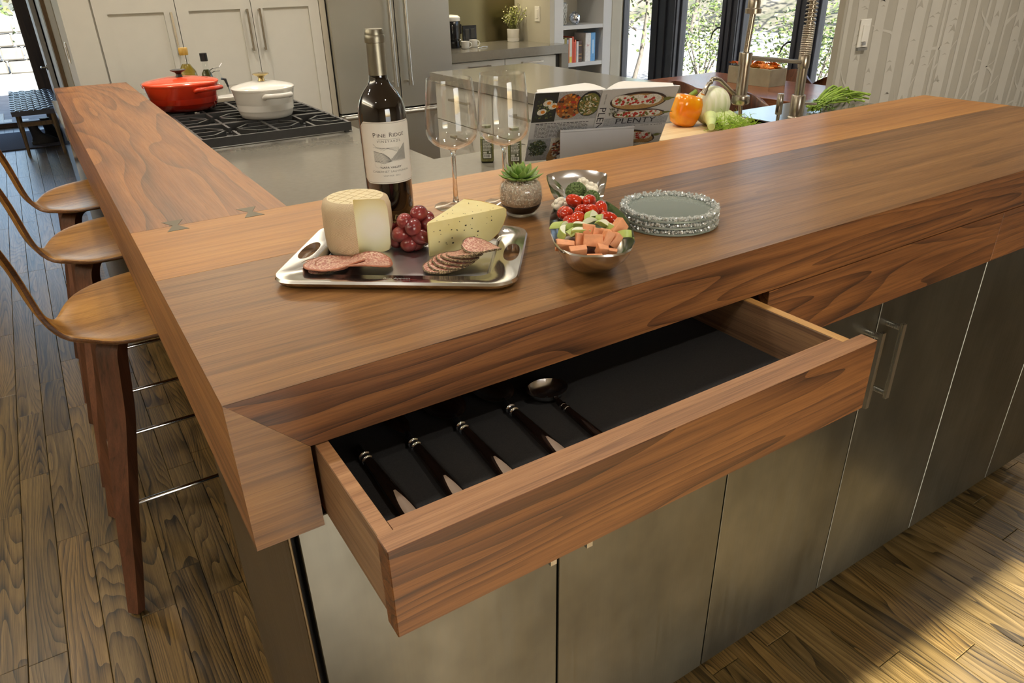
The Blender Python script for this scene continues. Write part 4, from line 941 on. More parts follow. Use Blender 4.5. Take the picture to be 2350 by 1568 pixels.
for k in range(11):
    b = .160 - k * .0052; a = -.192; z = 0
    while a < -.04:
        wl = R.uniform(.004, .013); rc(a, min(a + wl, -.036), b, b + (.0026 if k == 0 else .0016), 'black' if k == 0 else 'dark'); a += wl + .0022
rc(-.206, -.138, .012, .103, 'grey'); rc(-.1378, -.0185, .012, .103, 'white')
for k in range(220):
    r_ = math.sqrt(R.random()); t_ = R.uniform(0, 6.28); el(-.176 + .027 * r_ * math.cos(t_), .064 + .032 * r_ * math.sin(t_), .006, .0014, R.choice(('green', 'green', 'dark', 'olive')), R.random() * 3, 7)
el(-.118, .052, .018, .05, 'tan', -.35)
for k in range(60):
    t_ = R.uniform(0, 6.28); r_ = math.sqrt(R.random()); el(-.118 + .014 * r_ * math.cos(t_), .052 + .04 * r_ * math.sin(t_), .004, .003, R.choice(('aub', 'white', 'brown', 'red')), R.random(), 7)
# front cover aubergines
def aub(a, b, ra, rb, rot):
    el(a, b, ra, rb, 'aub', rot, 28); el(a, b - rb * .06, ra * .93, rb * .84, 'tan', rot, 28)
    for k in range(3): el(a + (k - 1) * ra * .52 - .006, b + rb * .12, ra * .36, rb * .58, 'white', rot, 16)
    for k in range(46): x = R.uniform(-.86, .62); el(a + ra * x, b + rb * (.1 + R.uniform(-.42, .36)), .0045, .0040, R.choice(('red', 'red', 'red', 'white', 'olive')), R.random() * 3, 8)
    el(a + ra * 1.02, b + rb * .1, ra * .16, rb * .2, 'olive', .1, 10); el(a + ra * 1.17, b + rb * .16, ra * .10, rb * .07, 'olive', .1, 10)
aub(.098, .230, .084, .034, .02); aub(.112, .180, .080, .020, .0)
for k in range(24): el(.028 + R.uniform(-.008, .016), .196 + R.uniform(-.014, .012), .006, .0009, R.choice(('olive', 'dark')), R.random() * 3, 6)
rc(.0115, .205, .140, .169, 'grey')
aub(.126, .090, .062, .026, -.25); el(.13, .045, .05, .018, 'white', .1); el(.125, .04, .036, .012, 'aub', .1)
for k in range(30): a = .04 + k * .0052; rc(a, a + .0035, .1345, .1362, 'dark') if R.random() < .8 else None
put_text(g, 'PLENTY', .0290, lambda x, y: (.106 + x, .1565 + y, .0032), I['black'], sx=1.22)
g.done('cover_print', ink, bk, recalc=False)
g = BG(); g.mi = 0; put_text(g, 'PLENTY', .0285, lambda x, y: (-.0035 + y, .214 - x, .00225), 0, align='LEFT', sx=1.32)
put_text(g, 'vegetable recipes', .0055, lambda x, y: (-.002 + y, .262 - x, .00225), 0, align='LEFT'); g.done('spine_print', [ink[5]], spn, recalc=False)
bs = thing('book_stand', 'plain white metal cookbook stand in front of the open book', 'book stand', (1.3, 1.05, G))
M_std = plain('white_stand', rgb(214, 216, 222), .35, .01)
g = Geo(); p0 = BM @ Vector((-.118, .138, .010)); p1 = BM @ Vector((.106, .138, .010)); off_ = Vector((N0.x, N0.y, 0)).normalized() * .0025
zt0 = (p0.z + p1.z) / 2
g.hexa([(p0.x, p0.y, G + .0003), (p1.x, p1.y, G + .0003), (p1.x - off_.x, p1.y - off_.y, G + .0003), (p0.x - off_.x, p0.y - off_.y, G + .0003), (p0.x, p0.y, zt0), (p1.x, p1.y, zt0), (p1.x - off_.x, p1.y - off_.y, zt0), (p0.x - off_.x, p0.y - off_.y, zt0)])
g.tube([(p0.x, p0.y, zt0), (p1.x, p1.y, zt0)], .004, 10); g.done('back_plate', M_std, bs, smooth=40)
g = Geo(); q0 = p0 + Vector((-N0.x, -N0.y, 0)) * .16; q1 = p1 + Vector((-N0.x, -N0.y, 0)) * .16
g.hexa([(p0.x - off_.x * 2, p0.y - off_.y * 2, G + .0003), (p1.x - off_.x * 2, p1.y - off_.y * 2, G + .0003), (q1.x, q1.y, G + .0003), (q0.x, q0.y, G + .0003), (p0.x - off_.x * 2, p0.y - off_.y * 2, G + .004), (p1.x - off_.x * 2, p1.y - off_.y * 2, G + .004), (q1.x, q1.y, G + .004), (q0.x, q0.y, G + .004)]); g.done('base_plate', M_std, bs)

# ------------------------------------------------------------------ spice jars
def jar(x, y, rz, label):
    t = thing('spice_jar', label, 'jar', (x, y, G), rz, 'square glass spice jars behind the wine glasses')
    def sq(s_, z): return [(a, b, z) for a, b in rrect(2 * s_, 2 * s_, s_ * .35, 4)]
    g = Geo(); g.loft([sq(.018, 0), sq(.0215, .004), sq(.0215, .082), sq(.016, .093)] + [[(a * .62, b * .62, z) for a, b in rrect(.043, .043, .021, 4)] for z in (.096, .104)]); g.done('glass', pane_glass('jar_glass', .03, .5) if 'jar_glass' not in bpy.data.materials else bpy.data.materials['jar_glass'], t, smooth=40, local=True)
    g = Geo(); g.loft([sq(.0170, .003), sq(.0203, .006), sq(.0203, .074)]); g.done('herbs', plain('dried_herbs', rgb(112, 110, 62), .8, .35, 260), t, local=True)
    g = Geo(); g.lathe([(0, .1045), (.0145, .1045), (.0145, .112), (0, .112)], 20); g.done('lid', plain('jar_lid', rgb(104, 108, 76), .3), t, smooth=40, local=True)
    g = Geo(); g.mi = 0; g.quad((-.015, -.0216, .014), (.015, -.0216, .014), (.015, -.0216, .074), (-.015, -.0216, .074)); g.mi = 1; g.quad((-.012, -.0218, .016), (.012, -.0218, .016), (.012, -.0218, .028), (-.012, -.0218, .028))
    R = random.Random(4)
    for k in range(9):
        z = .068 - k * .0036; a = -.012
        while a < .010: wl = R.uniform(.002, .005); g.quad((a, -.0218, z), (a + wl, -.0218, z), (a + wl, -.0218, z + .0017), (a, -.0218, z + .0017)); a += wl + .0009
    for k in range(3): g.quad((-.012, -.0218, .034 - k * .0022), (-.001, -.0218, .034 - k * .0022), (-.001, -.0218, .0354 - k * .0022), (-.012, -.0218, .0354 - k * .0022))
    g.poly([(.008 + .0025 * math.cos(q * .52), -.0218, .034 + .0025 * math.sin(q * .52)) for q in range(12)])
    g.mi = 2; a = -.010
    while a < .009: wl = R.choice((.0004, .0008, .0012)); g.quad((a, -.022, .018), (a + wl, -.022, .018), (a + wl, -.022, .027), (a, -.022, .027)); a += wl + R.choice((.0005, .0009))
    g.done('label', [plain('label_olive', rgb(72, 74, 48), .6), plain('label_white', rgb(216, 216, 206), .6), M_black], t, local=True, recalc=False)
jar(1.072, 1.300, -.52, 'square spice jar of dried herbs, left one seen between the wine glasses'); jar(1.120, 1.215, -.52, 'square spice jar of dried herbs, right one just behind the succulent')

# ------------------------------------------------------------------ sink area: board, vegetables, faucets
cbd = thing('cutting_board', 'pale wooden cutting board beside the cookbook', 'cutting board', (1.88, 1.19, G)); g = Geo(); g.M = Matrix.Translation((1.865, 1.15, 0)) @ Matrix.Rotation(-.06, 4, 'Z'); g.box(-.21, .215, -.17, .19, G + .0005, G + .02)
g.done('board', wood('pale_board', rgb(196, 164, 112), rgb(222, 194, 146), rgb(234, 212, 170), 'x', 3, 0, 8, .5, 5, .5, .15, .3), cbd, bevel=.003)
BT = G + .0202
bp = thing('bell_pepper', 'glossy orange bell pepper standing on the cutting board', 'pepper', (1.868, 1.265, BT))
g = Geo(); rings = []
for (r_, z) in ((.022, .0), (.042, .010), (.050, .035), (.054, .065), (.055, .085), (.048, .103), (.030, .110), (.014, .102), (.006, .096)):
    rings.append([(r_ * (1 + .10 * math.cos(3.5 * 0 + 4 * a) * min(1, z * 30 + .4)) * math.cos(a), r_ * (1 + .10 * math.cos(4 * a) * min(1, z * 30 + .4)) * math.sin(a), z) for a in [q * PI / 16 for q in range(32)]])
def ppt(name, c1, c2):
    t = NT(name); v = t.coord(2); n = t.noise(v, 14, 2); return t.out(t.ramp(n, ((.35, c1), (.65, c2))), .14, **{'Subsurface_Weight': .1, 'Subsurface_Radius': (.01, .004, .001), 'Coat_Weight': .4, 'Coat_Roughness': .08})
g.loft(rings); g.done('body', ppt('pepper_orange', rgb(240, 130, 16), rgb(250, 176, 20)), bp, smooth=80, local=True, rot=(.12, .22, .5))
g = Geo(); g.tube([(.018, -.012, .098), (.026, -.016, .112), (.040, -.020, .118)], [.014, .008, .0095], 10); g.done('stem', plain('pepper_stem', rgb(116, 142, 42), .4), bp, smooth=60, local=True)
fn = thing('fennel', 'white fennel bulb with green fronds on the cutting board', 'fennel', (1.965, 1.20, BT))
M_fb = NT('fennel_white'); v = M_fb.coord(); n = M_fb.noise(M_fb.mapping(v, scale=(60, 60, 3)), 1, 2); M_fb = M_fb.out(M_fb.ramp(n, ((.3, rgb(206, 214, 160)), (.6, rgb(238, 238, 212)))), .35, **{'Subsurface_Weight': .15, 'Subsurface_Radius': (.01, .01, .005)})
g = Geo(); g.ell((1.972, 1.225, BT + .066), (.066, .058, .070), Euler((.35, -.05, -.3)), 28, 18); g.done('bulb', M_fb, fn, smooth=80)
M_fs = plain('fennel_stalk', rgb(206, 220, 152), .4, .15, 30); R = random.Random(8)
for pts, rr in (([(1.935, 1.195, BT + .036), (1.900, 1.155, BT + .028), (1.862, 1.115, BT + .020)], [.026, .017, .012]), ([(1.960, 1.185, BT + .034), (1.945, 1.14, BT + .026), (1.925, 1.10, BT + .014)], [.024, .016, .010]), ([(1.985, 1.185, BT + .034), (1.988, 1.14, BT + .026), (1.98, 1.095, BT + .014)], [.024, .016, .010]), ([(2.005, 1.195, BT + .036), (2.02, 1.15, BT + .026), (2.035, 1.11, BT + .014)], [.024, .015, .010])):
    g = Geo(); g.tube(pts, rr, 12); g.done('stalk', M_fs, fn, smooth=70)
g = Geo()
for k in range(520):
    c = Vector((R.uniform(1.88, 2.03), R.uniform(1.06, 1.15), BT + .004 + abs(R.gauss(0, .018)))); d = Vector((R.gauss(0, 1), R.gauss(-.3, 1), R.gauss(.25, .5))).normalized() * R.uniform(.012, .030)
    c.z = min(c.z, BT + .075); g.tube([c, c + d * .5 + Vector((0, 0, .003)), c + d], [.0011, .0009, .0004], 3)
o = g.done('fronds', plain('fennel_frond', rgb(150, 184, 48), .5, .3, 40), fn); o['kind'] = 'stuff'
def root(name, label, x, y, z, r, c, cat):
    t = thing(name, label, cat, (x, y, z)); rr = random.Random(int(x * 1000)); g = Geo(); g.ell((0, 0, r[2]), r, None, 20, 12, .05, rr); g.done('body', c, t, smooth=80, local=True)
    g = Geo(); g.tube([(0, 0, r[2] * 1.94), (.002, .001, r[2] * 2.02)], [.006, .003], 8); g.done('crown', M_bark, t, local=True)
M_beet = plain('root_skin', rgb(104, 84, 66), .8, .4, 60)
SKZ = G - .0745
root('root_vegetable', 'rough brown root vegetable in the sink behind the small faucet', 2.150, 1.235, SKZ, (.040, .038, .050), M_beet, 'vegetable')
root('onion', 'pale white onion in the sink beside the steel soap pump', 2.228, 1.10, SKZ, (.042, .040, .047), plain('onion_white', rgb(232, 220, 206), .3, .06), 'vegetable')
root('reddish_root', 'reddish root in the sink, between the brown root and the white onion', 2.178, 1.13, SKZ, (.028, .026, .040), plain('reddish_root', rgb(150, 74, 44), .6, .3, 50), 'vegetable')
# pull-down faucet
fc = thing('kitchen_faucet', 'tall brushed-nickel spring faucet with a pull-down sprayer', 'faucet', (2.394, 1.181, G)); FX, FY = 2.394, 1.181
g = Geo(); g.lathe([(0, 0), (.030, 0), (.030, .006), (.0265, .010), (.0265, .085), (.0245, .088), (0, .088)], 28, FX, FY, G); g.done('base', M_nickel, fc, smooth=40)
g = Geo(); g.cyl(FX, FY, G + .088, G + .20, .0178, 24); g.done('post', M_nickel, fc, smooth=50)
g = Geo(); g.lathe([(0, .185), (.0205, .185), (.0215, .19), (.0215, .228), (.019, .232), (0, .232)], 24, FX, FY, G); g.done('collar', M_nickel, fc, smooth=40)
g = Geo(); g.tube([(FX, FY, G + .205), (FX - .325, FY, G + .245)], .008, 12); g.done('support_arm', M_nickel, fc, smooth=50)
SX = FX - .325
arc = [Vector((FX, FY, G + .232 + k * .02)) for k in range(20)]
for k in range(1, 25):
    a = PI * k / 24; arc.append(Vector((FX - .145 + .145 * math.cos(a), FY, G + .612 + .15 * math.sin(a))))
arc += [Vector((lerp(FX - .29, SX + .012, k / 8), FY, G + .612 - k * .024)) for k in range(1, 9)]
g = Geo(); g.tube(arc, .0115, 12); g.done('hose_core', M_nickel, fc, smooth=60)
def along(pts, s):
    k = min(int(s), len(pts) - 2); return pts[k].lerp(pts[k + 1], s - k), (pts[k + 1] - pts[k]).normalized()
hel = []; s_ = 0.0; ph = 0.0
while s_ < len(arc) - 1.01:
    p, d = along(arc, s_); u = Vector((0, 1, 0)); v_ = d.cross(u).normalized(); hel.append(p + (u * math.cos(ph) + v_ * math.sin(ph)) * .0195); ph += 2 * PI / 12
    ln = (arc[min(int(s_) + 1, len(arc) - 1)] - arc[int(s_)]).length; pitch = .0062 if s_ < 5 else .0135; s_ += pitch / 12 / ln
g = Geo(); g.tube(hel, .0026, 6); g.done('spring', M_nickel, fc, smooth=60)
ez = arc[-1]
g = Geo(); g.lathe([(0, .03), (.019, .03), (.021, .022), (.021, .004), (.027, 0), (.027, -.014), (0, -.014)], 24, ez.x, ez.y, ez.z - .02); g.done('spring_end', M_nickel, fc, smooth=40)
hz0 = G + .262; hose = [Vector((lerp(ez.x, SX, q / 10), FY, lerp(ez.z - .03, hz0, q / 10))) for q in range(11)]
g = Geo(); g.tube(hose, .0095, 12); g.done('hose', M_nickel, fc, smooth=60)
g = Geo(); 
for q in range(26):
    p = hose[0].lerp(hose[-1], q / 26); g.tube([p, p + Vector((0, 0, -.0028))], .0112, 12)
g.done('hose_ring', M_nickel, fc, smooth=40)
g = Geo(); g.lathe([(0, .262), (.022, .262), (.023, .258), (.023, .222), (0, .222)], 24, SX, FY, G); g.done('holder', M_nickel, fc, smooth=40)
g = Geo(); g.lathe([(0, .222), (.0195, .222), (.0205, .125), (.0205, .120), (.031, .116), (.032, .108), (.032, .092), (.027, .086), (0, .086)], 24, SX, FY, G); g.done('sprayer', M_nickel, fc, smooth=40)
g = Geo(); g.tube([(FX + .024, FY, G + .055), (FX + .10, FY - .01, G + .045)], [.006, .005], 10); g.done('lever', M_nickel, fc, smooth=60)
sf = thing('filter_faucet', 'slim bent nickel filter-water faucet between the fennel and the sprayer', 'faucet', (2.102, 1.2, G))
g = Geo(); g.lathe([(0, -.0005), (.016, -.0005), (.016, .01), (.009, .016), (0, .016)], 20, 2.102, 1.2, G); g.done('base', M_nickel, sf, smooth=40)
P_ = [(2.102, 1.2, G + .015), (2.094, 1.2, G + .075)] + [(2.089 - .006 * q, 1.2, G + .088 + .004 * q * 2 - (.0) ) for q in range(3)] + [(1.975, 1.2, G + .175)] + [(1.975 - .035 * math.sin(a) - .006 * a, 1.2, G + .175 + .014 * math.sin(a * 1.1) - .01 * (a / 1.5) ** 2) for a in (.4, .8, 1.2, 1.57, 1.9)] + [(1.918, 1.2, G + .168), (1.905, 1.2, G + .150)]
g = Geo(); g.tube(P_, .0072, 12); g.done('spout', M_nickel, sf, smooth=70)
g = Geo(); g.tube([(1.907, 1.2, G + .152), (1.896, 1.2, G + .134)], .0098, 14); g.done('aerator', M_nickel, sf, smooth=50)
so = thing('soap_pump', 'slim steel soap pump on a thin stem beside the tall faucet', 'soap dispenser', (2.314, 1.2, G))
g = Geo(); g.cyl(2.314, 1.2, G, G + .024, .0065, 14); g.done('stem', M_nickel, so, smooth=50)
g = Geo(); g.cyl(2.313, 1.2, G + .022, G + .098, .0125, 20); g.done('handle', M_nickel, so, smooth=50, bevel=.001)
hb = thing('herb_bunch', 'bunch of fresh green herb stems on the worktop by the birch wall', 'herbs', (2.72, 1.25, G)); R = random.Random(9)
M_hs = plain('herb_stem', rgb(142, 172, 62), .45, .25, 30)
for k in range(46):
    a0 = Vector((2.53 + R.uniform(0, .03), 1.22 + R.uniform(-.02, .02), G + .006 + R.uniform(0, .02))); mid = Vector((2.72 + R.uniform(-.04, .06), 1.25 + R.uniform(-.03, .05), G + R.uniform(.02, .085))); en = Vector((2.86 + R.uniform(-.10, .09), 1.27 + R.uniform(-.05, .07), G + R.uniform(.006, .05)))
    g = Geo(); g.tube([a0, a0.lerp(mid, .5) + Vector((0, 0, .01)), mid, mid.lerp(en, .5) + Vector((0, 0, .008)), en], R.choice((.0022, .003, .0038)), 6); g.done('stem', M_hs, hb, smooth=70)
g = Geo()
for k in range(160):
    c = Vector((R.uniform(2.55, 2.66), R.uniform(1.19, 1.26), G + R.uniform(.004, .045))); g.leaf(c, (R.gauss(0, 1), R.gauss(0, 1), R.gauss(0, .5)), (R.gauss(0, 1), R.gauss(0, 1), 1), .02, .006)
o = g.done('leaves', plain('herb_leaf', rgb(96, 128, 44), .5, .3, 40), hb, recalc=False); o['kind'] = 'stuff'
# ------------------------------------------------------------------ serving tray
TY = -.6510; TC = Vector((.3305, .2665, T))
TM = Matrix.Translation(TC) @ Matrix.Rotation(TY, 4, 'Z')
ty = thing('serving_tray', 'polished aluminium serving tray with two cut-out handles holding cheese and salami', 'tray', TC)
def rr3(w_, h_, r, z): return [(x, y, z) for x, y in rrect(w_, h_, r, 7)]
g = Geo(); g.M = TM
g.loft([rr3(.312, .220, .026, .0004), rr3(.330, .238, .032, .004), rr3(.338, .246, .034, .010), rr3(.334, .242, .033, .0135), rr3(.262, .188, .024, .0125), rr3(.256, .182, .022, .0100), rr3(.246, .172, .018, .0052)])
tray = g.done('tray_body', M_pewter, ty, smooth=40)
g = Geo(); g.M = TM
for s_ in (-1, 1):
    g.loft([[(s_ * .1515 + .0115 * math.cos(a) * (1 + .22 * s_ * math.cos(a) * 0), .036 * math.copysign(abs(math.sin(a)) ** .8, math.sin(a)), z) for a in [k * PI / 14 for k in range(28)]] for z in (-.01, .03)])
cut = g.done('cutter', M_pewter)
md = tray.modifiers.new('holes', 'BOOLEAN'); md.operation = 'DIFFERENCE'; md.object = cut; md.solver = 'EXACT'
bpy.context.view_layer.update()
me = bpy.data.meshes.new_from_object(tray.evaluated_get(bpy.context.evaluated_depsgraph_get()))
tray.modifiers.clear(); old = tray.data; tray.data = me; bpy.data.meshes.remove(old); bpy.data.objects.remove(cut)
tray.data.shade_smooth(); tray.data.set_sharp_from_angle(angle=math.radians(40))
g = Geo(); g.M = TM; g.loft([rr3(.246, .172, .018, .0053), rr3(.245, .171, .018, .0058)]); g.done('tray_well', M_pewter_r, ty)
g = Geo(); put_text(g, 'Bon Appetit', .0075, lambda x, y: tuple(TM @ Vector((.006 + x, -.1085 + y, .0139))), 0); g.done('embossed_lettering', M_pewter_r, ty, recalc=False)
TB = T + .006

# cheese wheel with a wedge cut out
cw = thing('cheese_round', 'small round pale cheese with herringbone rind and a wedge cut out', 'cheese', (.283, .338, TB))
CC = Vector((.2835, .338)); V0 = Vector((.2735, .3215))
def hit(ang, r):
    d = Vector((math.cos(ang), math.sin(ang))); o = V0 - CC; b = o.dot(d); c = o.dot(o) - r * r; return CC + o + d * (-b + math.sqrt(b * b - c))
prof = [(.040, 0), (.0475, .003), (.0500, .012), (.0512, .04), (.0505, .068), (.0475, .078), (.041, .0815)]
F1, F2 = math.radians(-27), math.radians(-110)
M_rind = NT('herringbone_rind'); v = M_rind.coord(); sp_ = M_rind.n('SeparateXYZ', Vector=v)
ang = M_rind.math('ARCTAN2', M_rind.math('SUBTRACT', sp_.outputs[1], .338), M_rind.math('SUBTRACT', sp_.outputs[0], .2835))
zz = M_rind.math('MULTIPLY', M_rind.math('SUBTRACT', sp_.outputs[2], TB), 1.0)
tri = M_rind.math('PINGPONG', zz, .0105); ln_ = M_rind.math('SINE', M_rind.math('ADD', M_rind.math('MULTIPLY', ang, 150), M_rind.math('MULTIPLY', tri, 2100)))
ln_ = M_rind.math('ADD', M_rind.math('MULTIPLY', ln_, .5), .5); no = M_rind.noise(v, 60, 4)
M_rind = M_rind.out(M_rind.mix(M_rind.math('MULTIPLY', no, .85), M_rind.ramp(ln_, ((.2, rgb(168, 140, 104)), (.6, rgb(224, 206, 172)))), rgb(222, 200, 164)), .7, bump=ln_, bstr=.5, bdist=.0012)
M_top = plain('bloomy_top_rind', rgb(234, 220, 180), .75, .06, 50)
M_paste = NT('cheese_paste'); v = M_paste.coord(); dd = M_paste.n('VectorMath', {'operation': 'DISTANCE'}, i0=v, i1=(.3, .318, TB + .040)).outputs['Value']
M_paste = M_paste.out(M_paste.ramp(dd, ((.016, rgb(244, 242, 228)), (.032, rgb(238, 232, 196)), (.048, rgb(218, 198, 130)))), .42, **{'Subsurface_Weight': .1, 'Subsurface_Radius': (.006, .005, .003)})
def arc_ring(r, z, n=40):
    p1 = hit(F1, r) - CC; p2 = hit(F2, r) - CC; a1 = math.atan2(p1.y, p1.x); a2 = math.atan2(p2.y, p2.x)
    if a2 < a1: a2 += 2 * PI
    return [(CC.x + r * math.cos(lerp(a1, a2, k / n)), CC.y + r * math.sin(lerp(a1, a2, k / n)), TB + z) for k in range(n + 1)]
g = Geo(); rg = [arc_ring(r, z) for r, z in prof]; g.loft(rg, False, False, False); g.done('rind', M_rind, cw, smooth=60)
g = Geo(); g.poly(rg[-1] + [(V0.x, V0.y, TB + .0815)]); g.done('top_rind', M_top, cw)
g = Geo(); g.poly(rg[0] + [(V0.x, V0.y, TB)]); g.done('bottom_rind', M_top, cw)
g = Geo()
def inwheel(p):
    d = Vector(p) - CC; 
    if d.length > .0405: return False
    a = (Vector(p) - V0); an = math.degrees(math.atan2(a.y, a.x)); return not (-112 < an < -25)
for ang_ in (math.radians(35), math.radians(118)):
    for q in range(-3, 4):
        d_ = Vector((math.cos(ang_), math.sin(ang_))); n_ = Vector((-d_.y, d_.x)); pts = [CC + n_ * q * .0135 + d_ * (k * .004 - .044) for k in range(23)]
        for a_, b_ in zip(pts, pts[1:]):
            if inwheel(a_) and inwheel(b_): g.tube([(a_.x, a_.y, TB + .0814), (b_.x, b_.y, TB + .0814)], .0006, 4, False)
o = g.done('crease', plain('crease', rgb(206, 186, 140), .8), cw); o['kind'] = 'stuff'
g = Geo()
for idx in (0, -1):
    col = [r[idx] for r in rg]; g.loft([col, [(V0.x, V0.y, c[2]) for c in col]], False, False, False)
g.done('cut_face', M_paste, cw, recalc=False)

# pepper cheese wedge
wg = thing('cheese_wedge', 'pale yellow cheese wedge flecked with peppercorns', 'cheese', (.42, .265, TB))
P0 = Vector((.3505, .2455)); A1, A2 = math.radians(0.0), math.radians(36.5); HW = .0505; LW = .1365
outl = [(.003, 0), (.085, 0), (.108, .004), (.122, .013), (.131, .025), (LW, .038), (LW, HW - .003), (LW - .003, HW), (.006, HW), (.003, HW - .003)]
M_wed = NT('wedge_cheese'); v = M_wed.coord(); n1 = M_wed.noise(v, 30, 2); vo = M_wed.n('TexVoronoi', Vector=v, Scale=95.0).outputs['Distance']; vo2 = M_wed.n('TexVoronoi', Vector=M_wed.mapping(v, loc=(.3, .2, .1)), Scale=34.0).outputs['Distance']
base_ = M_wed.ramp(n1, ((.35, rgb(230, 216, 150)), (.7, rgb(238, 228, 172)))); base_ = base_ if True else M_wed.mix(M_wed.ramp(vo2, ((.07, (.85, .85, .85, 1)), (.13, (0, 0, 0, 1)))), base_, rgb(150, 140, 100))
M_wed = M_wed.out(base_, .42, **{'Subsurface_Weight': .12, 'Subsurface_Radius': (.006, .005, .002)})
g = Geo(); rings = []
for k in range(11):
    a = lerp(A1, A2, k / 10); ca, sa = math.cos(a), math.sin(a); rings.append([(P0.x + ca * s_, P0.y + sa * s_, TB + z) for s_, z in outl])
g.loft(rings); g.done('paste', M_wed, wg, bevel=0, smooth=40)
rind_o = [(.02, 0), (.085, -.0), (.108, .004), (.122, .013), (.131, .025), (LW, .038), (LW, HW - .003), (LW - .003, HW)]
g = Geo(); rings = []
for k in range(11):
    a = lerp(A1 + .002, A2 - .002, k / 10); ca, sa = math.cos(a), math.sin(a)
    rings.append([(P0.x + ca * (s_ + .0008), P0.y + sa * (s_ + .0008), TB + z - (.0005 if z < .03 else 0)) for s_, z in rind_o] + [(P0.x + ca * (s_ - .0008), P0.y + sa * (s_ - .0008), TB + z + .0006) for s_, z in rind_o[::-1]])
g.loft(rings); g.done('rind', plain('orange_rind', rgb(222, 176, 84), .5, .12, 40), wg, smooth=50)
R = random.Random(14); g = Geo()
for k in range(26):
    s_ = R.uniform(.01, .125); z = R.uniform(.012 if s_ < .1 else .03, HW - .004); e_ = R.choice((.0006, .0009, .0013)); g.ell((P0.x + s_, P0.y + .0002, TB + z), (e_ * R.choice((1, 1.8)), .0006, e_), None, 6, 4)
for k in range(14):
    s_ = R.uniform(.02, .12); a = R.uniform(A1, A2); g.ell((P0.x + s_ * math.cos(a), P0.y + s_ * math.sin(a), TB + HW), (.0010, .0008, .0004), None, 6, 4)
o = g.done('peppercorns', plain('peppercorn', rgb(54, 46, 34), .6), wg); o['kind'] = 'stuff'

# grapes
gb = thing('grape_bunch', 'small bunch of red grapes between the round cheese and the cheese wedge', 'grapes', (.34, .285, TB))
M_gr = NT('red_grape'); v = M_gr.coord(3); n1 = M_gr.noise(v, 50, 3); lw = M_gr.n('LayerWeight', Blend=.35).outputs['Facing']
cg = M_gr.ramp(n1, ((.3, rgb(104, 34, 38)), (.6, rgb(146, 58, 56)), (.8, rgb(176, 112, 108)))); M_gr = M_gr.out(cg, .26, **{'Subsurface_Weight': .25, 'Subsurface_Radius': (.006, .002, .002), 'Coat_Weight': .3, 'Coat_Roughness': .1})
GR = [(.3600, .2867, .054, .4), (.3369, .2878, .046, 1.2), (.3428, .2732, .040, .8), (.3235, .3172, .028, .2), (.3297, .2922, .026, 2.2), (.3530, .2726, .023, 2.7), (.3297, .3090, .0125, 1.0), (.3766, .2992, .040, 1.9), (.3711, .2838, .036, .7), (.3502, .3000, .0125, 2.0), (.345, .311, .034, .5), (.362, .305, .030, 1.4), (.365, .292, .0125, .3), (.338, .283, .012, 1.9), (.352, .283, .012, .2), (.366, .318, .013, 2.4), (.349, .328, .013, 1.1)]
for k, (x, y, z, a) in enumerate(GR):
    g = Geo(); g.ell((0, 0, 0), (.0148, .0122, .0122), None, 20, 12); o = g.done('grape', M_gr, gb, smooth=180, local=False); o.location = (x, y, TB + z); o.rotation_euler = (0, .5 * math.sin(k * 2.1), a); o.parent = gb; o.matrix_parent_inverse = mw(gb).inverted()
M_st = plain('grape_stem', rgb(130, 118, 60), .6, .2, 60)
g = Geo(); g.tube([(.317, .341, TB + .066), (.315, .338, TB + .0665), (.320, .336, TB + .060), (.319, .330, TB + .040), (.326, .322, TB + .030), (.338, .312, TB + .034), (.352, .304, TB + .036)], [.0016, .0018, .0014, .0013, .0013, .0013, .001], 8)
for p, q in (((.326, .322, .030), (.3335, .300, .044)), ((.338, .312, .034), (.3240, .312, .036)), ((.352, .304, .036), (.3600, .2900, .052)), ((.352, .304, .036), (.374, .296, .042)), ((.374, .298, .046), (.380, .300, .052)), ((.374, .298, .046), (.379, .293, .050)), ((.374, .298, .046), (.384, .297, .046)), ((.338, .312, .034), (.335, .318, .042)), ((.335, .318, .042), (.341, .320, .046))):
    g.tube([(p[0], p[1], TB + p[2]), ((p[0] + q[0]) / 2, (p[1] + q[1]) / 2 + .002, TB + (p[2] + q[2]) / 2 + .003), (q[0], q[1], TB + q[2])], .0008, 6)
g.done('stem', M_st, gb, smooth=70)

# salami
M_sal = NT('salami'); v = M_sal.coord(1.0); vo = M_sal.n('TexVoronoi', Vector=M_sal.n('VectorMath', {'operation': 'ADD'}, i0=v, i1=M_sal.n('VectorMath', {'operation': 'SCALE'}, i0=M_sal.n('TexNoise', Vector=v, Scale=90.0).outputs['Color']).outputs[0]).outputs[0], Scale=330.0).outputs['Distance']
n1 = M_sal.noise(v, 330, 3, .55); n2 = M_sal.noise(v, 60, 2)
M_sal = M_sal.out(M_sal.mix(M_sal.ramp(n1, ((.47, (0, 0, 0, 1)), (.58, (.95, .95, .95, 1)))), M_sal.ramp(n2, ((.3, rgb(164, 96, 82)), (.7, rgb(192, 126, 108)))), rgb(226, 196, 172)), .38, bump=n1, bstr=.2, bdist=.0006)
M_pep = NT('pepper_crust'); v = M_pep.coord(1.0); n1 = M_pep.noise(v, 420, 3, .7); M_pep = M_pep.out(M_pep.ramp(n1, ((.36, rgb(46, 34, 24)), (.54, rgb(116, 92, 60)), (.68, rgb(206, 186, 140)))), .6, bump=n1, bstr=.9, bdist=.002)
M_cas = plain('salami_casing', rgb(176, 112, 84), .45, .2, 120)
